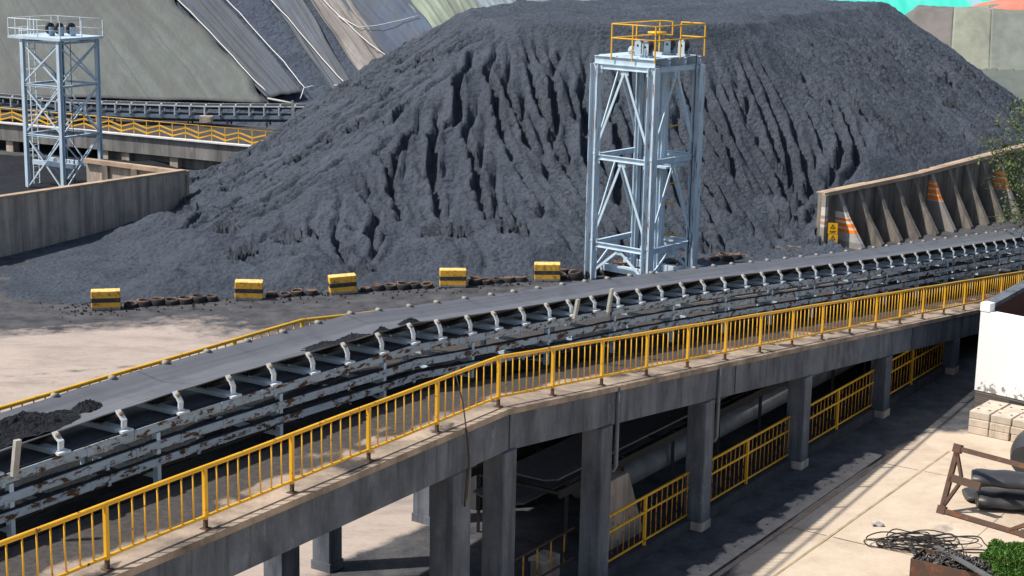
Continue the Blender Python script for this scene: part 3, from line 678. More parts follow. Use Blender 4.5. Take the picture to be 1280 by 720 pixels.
    for o, h in ((2.35, .28), (2.5, .22), (2.7, .26)): mm.path([at(k, o, h+.03*math.sin(k*2.3+o*5)) for k in np.arange(KS, KE, .3)], .035, 6)
    mm.build('cable', MAT['black'], r)
    mm = MB(); G = np.array([[at(k, o, .03+.10*max(0, math.sin(k*5+o*9))*math.sin(k*1.7)**2) for o in np.linspace(2.0, 4.4, 9)] for k in np.arange(KS, KE, .2)]); mm.grid(G); mm.build('spilled_coal_and_shade', MAT['coal_dark'], r)['kind'] = 'stuff'
    # white side guide posts
    for (px, kk, ln) in ((0, -.02, .62), (1, 7.95, .5), (2, 8.72, .62)):
        k = kk; mm = MB(); a_ = at(k, 2.05, strh(k)+.0); b_ = a_+np.array([.08, .0, ln]) ; mm.bar(a_, b_, .12, .07, nrm(k)); mm.build('guide_post', MAT['guide'], r)
MAT['capgrey'] = mat_plain('far_cap_grey', (.30, .275, .24), .7)
MAT['belt_under'] = mat_plain('return_belt_rubber', (.12, .125, .14), .6)
conveyor()
# coal riding on the belt
def coal_pile(name, k0, o0, lk, lo, hh, label, seed):
    n = 44; mm = MB(); G = np.zeros((n, n, 3)); us = np.linspace(-1, 1, n)
    A, B = np.meshgrid(us, us, indexing='ij'); d = np.sqrt(A**2+B**2); nz_ = vnoise(A*3+seed, B*3, 1.1, seed, 4); nf = vnoise(A*14+seed, B*14, 1.1, seed+1, 3)
    H = hh*np.clip(1-d*(.72+.5*nz_), 0, 1)**.85*(.35+1.25*nf)
    def base(o):  # belt trough height
        return float(np.interp(o, [BN, BN+.12, BN+.32, BN+.5, BF-.5, BF-.32, BF-.12, BF], [0, -.045, -.13, -.19, -.19, -.13, -.045, 0]))
    for i in range(n):
        for j in range(n):
            k = k0+A[i, j]*lk; o = float(np.clip(o0+B[i, j]*lo, BN+.01, BF-.01)); hgt = H[i, j]; z = base(o)+smk(k)+(hgt if hgt > .004 else -.015)
            G[i, j] = at(k, o, z)
    mm.grid(G); o = mm.build(name, MAT['coal_belt']); tag(o, label, 'coal', 'heaps of coal riding on the belt'); return o
def on_belt(px, py):
    best = None
    for k in np.arange(KS, 12, .02):
        a = at(k, BN, smk(k)-.1); n = nrm(k); r = _ray(px, py); # plane through the belt line
        N = nz(np.cross(tan_(k), n)); q = bl(px, py, a, N); e = abs((q-a) @ v3n(tan_(k)))
        if best is None or e < best[0]: best = (e, k, float((q-a) @ n)+BN)
    return best[1], best[2]
def v3n(t): return nz([t[0], t[1], 0])
MAT['coal_belt'] = mat_coal('coal_on_belt', (.022, .025, .032), (.045, .050, .062), 3)
coal_pile('coal_pile', *on_belt(8, 541), .72, .52, .34, 'largest heap of loose coal on the belt at the left edge of the photo', 3)
coal_pile('coal_pile', *on_belt(108, 505), .16, .2, .16, 'small clump of coal on the belt just right of the largest heap', 9)
coal_pile('coal_pile', *on_belt(406, 429), .26, .30, .12, 'flat dark patch of coal on the belt left of the oval lumps', 12)
coal_pile('coal_pile', *on_belt(440, 420), .24, .24, .13, 'second flat dark patch of coal midway along the near belt', 15)
coal_pile('coal_pile', *on_belt(513, 401), .19, .2, .15, 'oval black lump alone on the belt past the flat patches', 21)
coal_pile('coal_pile', *on_belt(475, 411), .11, .11, .11, 'smallest round black lump near the belt edge', 23)

# ------------------------------------------------------------------ yellow fences between the columns, on a low kerb
def low_fence(ka, kb, label):
    r = thing('yard_fence', label, 'fence', atg(ka, .1, 0), 'yellow fences between the bridge columns')
    t = nz((atg(kb, .1)-atg(ka, .1))); 
    mm = MB(); mm.bar(atg(ka, .1, .14), atg(kb, .1, .14), .22, .34); mm.build('kerb', MAT['darkconc'], r)
    for z, rd, nm in ((1.62, .038, 'top_rail'), (1.20, .032, 'middle_rail'), (.44, .028, 'bottom_rail')):
        mm = MB(); mm.path([atg(ka, .1, z), atg(kb, .1, z)], rd, 8); mm.build(nm, MAT['yellow'], r)
    n = max(6, int(round((kb-ka)*LEN/.3)))
    for i in range(n+1):
        q = ka+(kb-ka)*(i+.3)/(n+.6)
        if i == n//2:
            mm = MB(); mm.bar(atg(q, .1, .3), atg(q, .1, 1.6), .07, .07, t); mm.build('post', MAT['yellow'], r)
        mm = MB(); d = random.uniform(-.02, .02)
        mm.path([atg(q+.02, .1, .44), atg(q+.02, .1, 1.0)+t*d, atg(q+.02, .1, 1.62)], .014, 6); mm.build('baluster', MAT['yellow_rusty'], r)
labs = ['nearest yellow fence between the bridge columns, with a bare grey patch on its rails', 'second nearest yellow fence between bridge columns, beside the dark coal dust strip',
        'third yellow fence between bridge columns, before the hall end', 'farthest yellow fence between bridge columns, near the white wall']
for i in range(4):
    low_fence(colk[2+i]+.17, colk[3+i]-.17, labs[i])
# grey sleeve on first fence
# ------------------------------------------------------------------ things under the bridge
MAT['pipe'] = mat_plain('grey_pipe_skin', (.26, .27, .29), .45, .5, var=.5, sc=1.5)
def under():
    r = thing('lower_conveyor', 'dark lower belt conveyor running in the shade under the bridge', 'conveyor', atg(8, 3.2))
    ks = np.arange(7.5, 22, .5)
    for o, z0, nm in ((2.6, 2.0, 'belt'), (3.6, 1.15, 'return_belt')):
        mm = MB(); G = np.array([[atg(k, oo, z0+hh) for oo, hh in ((o-.8, .1), (o-.4, 0), (o+.4, 0), (o+.8, .1))] for k in ks]); mm.grid(G, False)
        b = mm.build(nm, MAT['belt_under'], r); s_ = b.modifiers.new('s', 'SOLIDIFY'); s_.thickness = .04
    for o, z, rd in ((2.3, 1.0, .36), (3.1, .75, .3)):
        mm = MB(); mm.tube(atg(8.95, o, z), atg(21, o, z), rd, 20); mm.build('large_pipe', MAT['pipe'], r)
    for o in (1.75, 3.45, 4.5):
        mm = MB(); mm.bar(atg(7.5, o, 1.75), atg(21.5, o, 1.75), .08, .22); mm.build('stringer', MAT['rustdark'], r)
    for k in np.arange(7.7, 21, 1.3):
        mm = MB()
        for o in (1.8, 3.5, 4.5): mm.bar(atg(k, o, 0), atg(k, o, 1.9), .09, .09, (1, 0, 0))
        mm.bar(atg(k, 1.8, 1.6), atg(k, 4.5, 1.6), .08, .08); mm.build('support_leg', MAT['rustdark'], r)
    b = thing('concrete_pedestal', 'wedge shaped grey concrete pedestal behind the nearest yellow fence', 'pedestal', atg(8.3, 1.2))
    mm = MB(); A = [atg(8.0, 1.0), atg(8.95, 1.0), atg(8.95, 1.8), atg(8.0, 1.8)]; B = [atg(8.05, 1.05), atg(8.55, 1.05), atg(8.55, 1.75), atg(8.05, 1.75)]
    mm.hexa([v3(a, -.05) for a in A]+[v3(a, 1.85) for a in B]); bevel(mm.build('pedestal_body', MAT['wall'], b), .04)
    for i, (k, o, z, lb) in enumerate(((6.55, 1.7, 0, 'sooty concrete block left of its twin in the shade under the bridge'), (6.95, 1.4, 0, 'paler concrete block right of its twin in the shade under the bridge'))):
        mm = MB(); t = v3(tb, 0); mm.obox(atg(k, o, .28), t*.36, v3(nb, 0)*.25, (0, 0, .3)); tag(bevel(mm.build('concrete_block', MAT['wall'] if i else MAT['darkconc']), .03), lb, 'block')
    f = thing('rusty_rail', 'rusty low guard rail in the dark bay between the nearest bridge columns', 'railing', atg(6, .6))
    for z in (1.25, .45): mm = MB(); mm.path([atg(5.5, .9, z), atg(7.2, .9, z)], .03, 8); mm.build('rail', MAT['rust'], f)
    for k in np.arange(5.6, 7.2, .28): mm = MB(); mm.path([atg(k, .9, .0 if int(k*10) % 3 == 0 else .45), atg(k, .9, 1.25)], .022, 6); mm.build('baluster', MAT['yellow_rusty'], f)
    return
    f = thing('far_side_fence', 'yellow fence on the far side of the bridge seen between the near columns', 'fence', atg(5, FAR))
    for z in (1.5, 2.6, 3.1): mm = MB(); mm.path([atg(5.3, FAR, z), atg(12, FAR, z)], .035, 8); mm.build('rail', MAT['yellow'], f)
    for k in np.arange(5.35, 12, .8): mm = MB(); mm.path([atg(k, FAR, .0), atg(k, FAR, 3.1)], .035, 6); mm.build('post', MAT['yellow'], f)
def undercroft():  # dark wall added to blacken the shaded space below the deck
    r = thing('shade_wall', 'soot black wall closing the far side of the shaded space under the bridge', 'wall', atg(8, FAR-.4))
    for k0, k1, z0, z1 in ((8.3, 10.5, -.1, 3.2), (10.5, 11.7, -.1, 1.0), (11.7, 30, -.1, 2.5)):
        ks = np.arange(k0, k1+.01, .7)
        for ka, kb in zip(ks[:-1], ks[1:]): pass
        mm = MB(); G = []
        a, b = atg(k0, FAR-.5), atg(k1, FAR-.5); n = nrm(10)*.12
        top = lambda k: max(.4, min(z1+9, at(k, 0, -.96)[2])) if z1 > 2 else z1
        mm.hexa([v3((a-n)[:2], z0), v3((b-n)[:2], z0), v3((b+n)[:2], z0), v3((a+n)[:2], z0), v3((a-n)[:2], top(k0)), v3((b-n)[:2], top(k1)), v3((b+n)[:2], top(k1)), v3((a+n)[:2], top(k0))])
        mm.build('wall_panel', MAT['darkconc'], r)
pass
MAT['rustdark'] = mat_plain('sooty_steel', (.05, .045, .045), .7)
undercroft(); under()

# ------------------------------------------------------------------ steel towers
def tower(c, ax, ay, ztop, levels, name, label, near=True):
    """c base centre (x,y), ax/ay half-extent vectors in plan"""
    r = thing(name, label, 'tower', v3(c, 0)); c = v3(c, 0); ax = v3(ax, 0); ay = v3(ay, 0)
    cor = [(-1, -1), (1, -1), (1, 1), (-1, 1)]; wd = .40 if near else .21
    P = lambda i, z: c+ax*cor[i][0]+ay*cor[i][1]+np.array([0, 0, z])
    ux, uy = nz(ax), nz(ay)
    for i in range(4):
        mm = MB(); mm.ibeam(P(i, 0), P(i, ztop), wd, wd, ux if near else uy, .03 if near else .025); mm.build('leg', MAT['steel_rust'] if near else MAT['steel'], r)
    lv = list(levels)
    for li, z in enumerate(lv):
        for i in range(4):
            j = (i+1) % 4; a, b = P(i, z), P(j, z); d = nz(b-a)
            mm = MB(); mm.ibeam(a+d*wd*.52, b-d*wd*.52, .16, .22 if near else .12, (0, 0, 1), .018); mm.build('ring_beam', MAT['steel'], r)
    zz = [0.15]+lv
    for a0, a1 in zip(zz[:-1], zz[1:]):
        for i in range(4):
            j = (i+1) % 4; A, B = P(i, a0+.1), P(j, a0+.1); A1, B1 = P(i, a1-.12), P(j, a1-.12)
            mm = MB()
            if near:   # inverted V
                M = (A1+B1)/2; mm.bar(A, M-nz(M-A)*.1, .11, .05, nz(np.cross(B-A, (0, 0, 1)))); mm.bar(B, M-nz(M-B)*.1, .11, .05, nz(np.cross(B-A, (0, 0, 1))))
                mm.obox(M-np.array([0, 0, .08]), nz(B-A)*.2, nz(np.cross(B-A, (0, 0, 1)))*.012, (0, 0, .12))
            else:
                o_ = nz(np.cross(B-A, (0, 0, 1)))
                mm.bar(A+o_*.03, B1+o_*.03, .08, .04, o_); mm.bar(B-o_*.03, A1-o_*.03, .08, .04, o_)
            d_ = nz(B-A); o_ = nz(np.cross(B-A, (0, 0, 1)))
            if near:
                for p_, sg in ((A, 1), (B, -1), (A1, 1), (B1, -1)): mm.obox(p_+d_*sg*.22+o_*.035, d_*.13, o_*.008, (0, 0, .17))
            mm.build('brace', MAT['steel'], r)
    return r, c, ax, ay, P
MAT['pulley'] = mat_paint('pulley_paint', (.42, .52, .60), amt=.7, scale=5)
def near_tower():
    A = np.array([3.51, 74.97]); B = np.array([5.88, 73.01]); C = np.array([8.14, 75.66])
    # front left edge A-B, right edge B-C ; make it a rectangle
    u = B-A; lu = np.linalg.norm(u); u = u/lu; v = np.array([-u[1], u[0]]); w_ = (C-B) @ v
    ax = u*lu/2; ay = v*w_/2; c = A+ax+ay
    r, c3, AX, AY, P = tower(c, ax, ay, 9.65, [1.62, 5.55, 9.55], 'steel_tower', 'pale blue steel tower with yellow railing in front of the coal heap', True)
    ux, uy = nz(AX), nz(AY)
    lx, ly = np.linalg.norm(AX), np.linalg.norm(AY)
    Q = lambda x, y, z: c3+ux*x+uy*y+np.array([0, 0, z])
    # inner columns
    for (x, y) in ((-.35*lx, .1*ly), (.3*lx, .45*ly), (.55*lx, .0)):
        mm = MB(); mm.ibeam(Q(x, y, 0), Q(x, y, 9.4), .2, .2, ux, .02); mm.build('inner_post', MAT['steel'], r)
    # top deck beams
    for y in (-ly, -.35*ly, .35*ly, ly):
        mm = MB(); mm.ibeam(Q(-lx-.1, y, 9.83), Q(lx+.05, y, 9.83), .16, .34, (0, 0, 1), .02); mm.build('deck_beam', MAT['steel'], r)
    mm = MB(); mm.obox(Q(0, 0, 10.02), ux*(lx*.96), uy*(ly*.97), (0, 0, .02)); mm.build('top_platform', MAT['steel'], r)
    for (x, y) in ((.05*lx, -.45*ly), (.55*lx, -.75*ly), (.35*lx, .45*ly), (.8*lx, .5*ly)):
        b = MB(); b.obox(Q(x, y-.16, 10.36), ux*.17, uy*.02, (0, 0, .3)); b.obox(Q(x, y+.16, 10.36), ux*.17, uy*.02, (0, 0, .3)); b.obox(Q(x, y, 10.09), ux*.24, uy*.2, (0, 0, .04))
        b.obox(Q(x, y-.16, 10.70), ux*.11, uy*.02, (0, 0, .05))
        pb = b.build('pulley_block', MAT['pulley'], r)
        w2 = MB(); w2.tube(Q(x, y-.10, 10.5), Q(x, y+.10, 10.5), .27, 20); w2.tube(Q(x, y-.2, 10.5), Q(x, y+.2, 10.5), .05, 8); w2.build('sheave', MAT['black'], pb)
    # grey sheave at the left
    w2 = MB(); w2.tube(Q(-.35*lx, -.3*ly, 10.2), Q(-.35*lx, -.1*ly, 10.2), .22, 20); w2.tube(Q(-.35*lx, -.45*ly, 10.2), Q(.0*lx, -.1*ly, 10.2), .05, 8); w2.build('sheave', MAT['pulley'], r)
    # yellow sheave
    w2 = MB(); w2.tube(Q(.15*lx, .15*ly, 10.95), Q(.15*lx, .15*ly, 11.05), .42, 20); w2.build('cable_drum', MAT['yellow'], r)
    # yellow railing, two rails; gap in front
    rg = thing_part('platform_railing', r)
    ex, ey = lx+.12, ly+.15; zt, zm = 11.42, 10.82
    x0 = -.42*lx
    for z in (zt, zm):
        mm = MB(); mm.path([Q(x0, -ey, z), Q(ex, -ey, z), Q(ex, ey, z), Q(.25*lx, ey, z)], .032, 6); mm.build('rail', MAT['yellow'], rg)
        mm = MB(); mm.path([Q(x0, -ey, z), Q(-.5*lx, ey, z), Q(-.05*lx, ey, z)], .032, 6); mm.build('rail', MAT['yellow'], rg)
    for (x, y, zb) in ((x0, -ey, 9.9), (ex, -ey, 9.9), (ex, ey, 10.), (-.5*lx, ey, 10.), (-.05*lx, ey, zm), (.25*lx, ey, 10), (ex, 0, 10.), (.3*lx, -ey, 9.9), (-.45*lx, 0, 10)):
        mm = MB(); mm.bar(Q(x, y, zb), Q(x, y, zt), .05, .05, ux); mm.build('post', MAT['yellow'], rg)
    # ladder with cage pieces inside, yellow hoops
    lad = MB(); lx0 = .15*lx
    for s_ in (-.2, .2): lad.bar(Q(lx0+s_, .6*ly, .2), Q(lx0+s_, .6*ly, 9.9), .05, .04, ux)
    for z in np.arange(.4, 9.8, .32): lad.bar(Q(lx0-.2, .6*ly, z), Q(lx0+.2, .6*ly, z), .025, .025)
    lad.build('ladder', MAT['steel'], r)
    for z in (1.4, 1.9, 3.4, 4.3, 5.4, 6.9, 8.8):
        q = MB(); q.bar(Q(lx0+.0, .55*ly, z), Q(lx0+.55, .55*ly, z), .05, .06); q.bar(Q(lx0+.55, .55*ly, z), Q(lx0+.55, .85*ly, z), .05, .06); q.build('ladder_stay', MAT['yellow'], r)
    # platform half way, counterweight cables
    q = MB(); q.obox(Q(.3*lx, .3*ly, 5.2), ux*.6*lx, uy*.5*ly, (0, 0, .04)); q.build('landing', MAT['steel'], r)
    q = MB(); q.obox(Q(.1*lx, .2*ly, 6.), ux*.12, uy*.1, (0, 0, .5)); q.build('yellow_bracket', MAT['yellow'], r)
    for (x, y) in ((.05*lx, -.2*ly), (.62*lx, -.9*ly), (-.45*lx, .2*ly), (lx+.16, .7*ly)):
        q = MB(); q.tube(Q(x, y, .6), Q(x, y, 10.4), .022, 6); q.build('hoist_cable', MAT['black'], r)
    # base frame
    q = MB()
    for s_ in (-.5, .5): q.bar(Q(-lx*1.0, s_*ly, .45), Q(lx*1.0, s_*ly, .45), .25, .3)
    q.build('base_frame', MAT['steel'], r)
def thing_part(name, parent):
    o = bpy.data.objects.new(name, None); COL.objects.link(o); o.parent = parent; WORG[o.name] = WORG[parent.name]; return o
near_tower()
def far_tower():
    A = bp(36, 247)[:2]; B = bp(80, 243)[:2]; C = bp(130, 236)[:2]
    A = bp(36, 249)[:2]
    u = B-A; lu = np.linalg.norm(u)
    u = nz(np.array([.86, -.5])); 
    c = bp(80, 246)[:2]; v = np.array([-u[1], u[0]])
    lu, lv = 2.75, 2.95
    A = c-u*lu; Cc = c+v*lv; cc = c-u*lu/2+v*lv/2
    r, c3, AX, AY, P = tower(cc, u*lu/2, v*lv/2, 8.6, [3.3, 6.1, 8.5], 'steel_tower', 'pale blue lattice tower with ladder standing behind the left concrete wall', False)
    ux, uy = v3(u, 0), v3(v, 0); lx, ly = lu/2, lv/2
    Q = lambda x, y, z: c3+ux*x+uy*y+np.array([0, 0, z])
    q = MB(); q.obox(Q(-.3, 0, 8.72), ux*(lx+.62), uy*(ly+.2), (0, 0, .07)); q.build('top_platform', MAT['steel'], r)
    rg = thing_part('platform_railing', r)
    ex, ey = lx+.32, ly+.17
    for z in (9.2, 9.75):
        q = MB(); q.path([Q(-ex-.55, -ey, z), Q(ex, -ey, z), Q(ex, ey, z), Q(-ex-.55, ey, z), Q(-ex-.55, -ey, z)], .022, 6); q.build('rail', MAT['bracket'], rg)
    for (x, y) in [(-ex, -ey), (0, -ey), (ex, -ey), (ex, 0), (ex, ey), (0, ey), (-ex, ey), (-ex-.55, 0), (-ex-.55, -ey), (-ex-.55, ey)]:
        q = MB(); q.bar(Q(x, y, 8.75), Q(x, y, 9.75), .04, .04, ux); q.build('post', MAT['bracket'], rg)
    for x, y in ((-.3, -.4), (.1, -.1), (.6, .3)):
        q = MB(); q.tube(Q(x-.06, y, 9.2), Q(x+.06, y, 9.2), .33, 20); q.tube(Q(x-.12, y, 9.2), Q(x+.12, y, 9.2), .14, 12); s_ = q.build('sheave', MAT['black'], r)
        q = MB(); q.obox(Q(x+.13, y, 9.05), ux*.04, uy*.2, (0, 0, .25)); q.build('sheave_support', MAT['pulley'], s_)
    lad = MB(); xx = -lx-.5
    for s_ in (-.22, .22): lad.bar(Q(xx, s_-.3, .1), Q(xx, s_-.3, 9.6), .05, .05, ux)
    for z in np.arange(.3, 9.5, .32): lad.bar(Q(xx, -.52, z), Q(xx, -.08, z), .03, .03)
    L = lad.build('ladder', MAT['bracket'], r)
    for z in (2.2, 4.2, 6.8, 9.0):
        q = MB(); q.path([Q(xx-.38+.38*math.cos(a), -.3+.38*math.sin(a), z) for a in np.linspace(.0, 6.28, 14)], .022, 6); q.build('ladder_hoop', MAT['bracket'], L)
    for a in (2.2, 3.14, 4.0): q = MB(); q.tube(Q(xx-.38+.38*math.cos(a), -.3+.38*math.sin(a), 2.2), Q(xx-.38+.38*math.cos(a), -.3+.38*math.sin(a), 9.2), .016, 6); q.build('cage_bar', MAT['bracket'], L)
    for x, y in ((-.3, 0), (0, .2), (.3, -.3), (.6, .2)):
        q = MB(); q.tube(Q(x, y, .4), Q(x, y, 8.7), .02, 6); q.build('hoist_cable', MAT['black'], r)
    q = MB(); q.obox(Q(-.5, .0, 6.5), ux*.16, uy*.12, (0, 0, .2)); q.build('junction_box', MAT['pulley'], r)
    q = MB()
    for y in (-.6, .6): q.bar(Q(-lx-.4, y, 1.6), Q(lx, y, 1.6), .2, .25)
    q.build('base_frame', MAT['steel'], r)
far_tower()
def back_shade():  # dark sheet laid over the ground to paint the shade of a void
    xs = np.arange(-44, -19.5, .35); ys = np.arange(89, 109, .35); X, Y = np.meshgrid(xs, ys, indexing='ij')
    side = (X-LW1[0])*lwn[0]+(Y-LW1[1])*lwn[1]
    h = (.05+.55*vnoise(X, Y, .5, 88, 5))*sstep(.8, 2.2, side)*sstep(-20, -23, X)*sstep(-44, -41, X)*sstep(109, 107, Y)-.03
    m = MB(); m.grid(np.stack([X, Y, h], -1)); tag(m.build('spilled_coal_and_shade', MAT['coal_dark']), 'dark spilled coal on the ground behind the left concrete wall', 'coal', kind='stuff')
back_shade()

# ------------------------------------------------------------------ striped blocks and tyres along the road
MAT['tyre'] = None
def mat_tyre():
    m = M_('dusty_tyre_rubber', .9, .2); g = m.geo(); nn = m.t.nodes.new('ShaderNodeNewGeometry').outputs['Normal']; z = sep(m, nn)[2]
    f = m.math('MULTIPLY', m.ramp(z, [(.55, 0), (.95, 1)]), m.ramp(m.noise(g, 2.2, 5), [(.42, .05), (.6, .9)]))
    m.col(m.mix(f, (.035, .033, .034), (.34, .19, .11))); m.bump(m.noise(g, 12, 4), .4, .02); return m.m
MAT['tyre'] = mat_tyre()
def striped_block():
    m = M_('black_yellow_block', .65, .3); z = sep(m, m.co)[2]
    n = m.t.nodes.new('ShaderNodeValToRGB'); n.color_ramp.interpolation = 'CONSTANT'; e = n.color_ramp.elements
    for _ in range(3): e.new(.5)
    for q, (p, c) in zip(e, [(0, (.25, .24, .24)), (.15, (.80, .43, .05)), (.40, (.035, .04, .045)), (.63, (.80, .43, .05)), (.97, (.84, .55, .18))]): q.position = p; q.color = (*c, 1)
    m.l(m.math('DIVIDE', z, .80), n.inputs[0]); g = m.geo()
    m.col(m.mix(m.ramp(m.noise(g, 5, 7, .75), [(.50, 0), (.62, .75)]), n.outputs[0], (.13, .09, .07))); m.bump(m.noise(g, 9, 5), .4, .01)
    mb = MB(); mb.box(-.58, .58, -.27, .27, 0, .80); o = mb.build('striped_block', m.m); bevel(o, .035, 2); return o
blk = striped_block()
bx = [(134, 388, 'leftmost yellow and black striped concrete block beside the road'), (313, 375.5, 'second from left yellow and black striped concrete block beside the road'),
      (431, 368, 'middle yellow and black striped concrete block, slightly tilted'), (568.5, 360, 'fourth from left yellow and black striped concrete block below the heap'), (687, 352, 'yellow and black striped concrete block nearest the steel tower')]
bang = math.atan2(bdir[1], bdir[0])
for i, (x, y, lb) in enumerate(bx):
    o = blk if i == 0 else dup(blk); p = bp(x, y)
    o.location = tuple(p+v3(bnr, 0)*.25); o.rotation_euler = ([0, .03, 0, -.02, .03][i], [.0, .025, -.06, .0, -.02][i], [.22, .10, .24, .08, -.02][i]); tag(o, lb, 'block', 'striped concrete blocks along the road')
def tyre():
    R, r_ = .235, .06; n, m_ = 18, 10; V = []
    for i in range(n):
        a = 6.2832*i/n
        for j in range(m_):
            b = 6.2832*j/m_; rr = R+r_*.9*math.cos(b)*(1.+.15*math.cos(2*b)); V.append((rr*math.cos(a), rr*math.sin(a), .19+.19*math.sin(b)*(1+.1*math.cos(b))))
    mb = MB(); mb.add(V, [(i*m_+j, ((i+1) % n)*m_+j, ((i+1) % n)*m_+(j+1) % m_, i*m_+(j+1) % m_) for i in range(n) for j in range(m_)], True)
    return mb.build('old_tyre', MAT['tyre'])
ty = tyre(); first = True
segs = [(0, 1, 'between the leftmost and second striped blocks'), (1, 2, 'between the second and middle striped blocks'), (2, 3, 'between the middle and fourth striped blocks'), (3, 4, 'between the fourth and last striped blocks')]
for a, b, wh in segs:
    p, q = bp(bx[a][0], bx[a][1]-2), bp(bx[b][0], bx[b][1]-2); L = np.linalg.norm(q-p); n = int((L-1.5)/.56)
    for j in range(n):
        t_ = (.95+.56*j)/L; c = p+(q-p)*t_+v3(bnr, 0)*(.12+random.uniform(-.07, .07)); c[2] = random.uniform(-.17, -.10)
        lb = 'dusty brown old tyre lying in the row '+wh
        if first: o = ty; first = False
        else: o = dup(ty)
        o.location = tuple(c); o.rotation_euler = (random.uniform(-.12, .12), random.uniform(-.12, .12), random.uniform(0, 6)); s_ = random.uniform(.85, 1.12); o.scale = (s_, s_, s_)
        tag(o, lb, 'tyre', 'old tyres lying '+wh)
p, q = bp(705, 350), bp(1015, 316)
L = np.linalg.norm(q-p); n = int(L/.58)
for j in range(n):
    c = p+(q-p)*(j/n)+v3(bnr, 0)*random.uniform(-.1, .35)
    fr = j/n; behind = fr < .55
    for lay in range(1 if random.random() < .5 else 2):
        o = dup(ty); o.location = (c[0]+random.uniform(-.1, .1), c[1]+.5*lay, random.uniform(-.12, .02)); o.rotation_euler = (random.uniform(-.25, .25), random.uniform(-.25, .25), random.uniform(0, 6)); s_ = random.uniform(.9, 1.25); o.scale = (s_, s_, s_)
        wh = 'around the foot of the steel tower' if behind else 'between the steel tower and the buttressed wall'
        tag(o, 'rust brown old tyre in the jumbled row '+wh, 'tyre', 'old tyres lying '+wh)

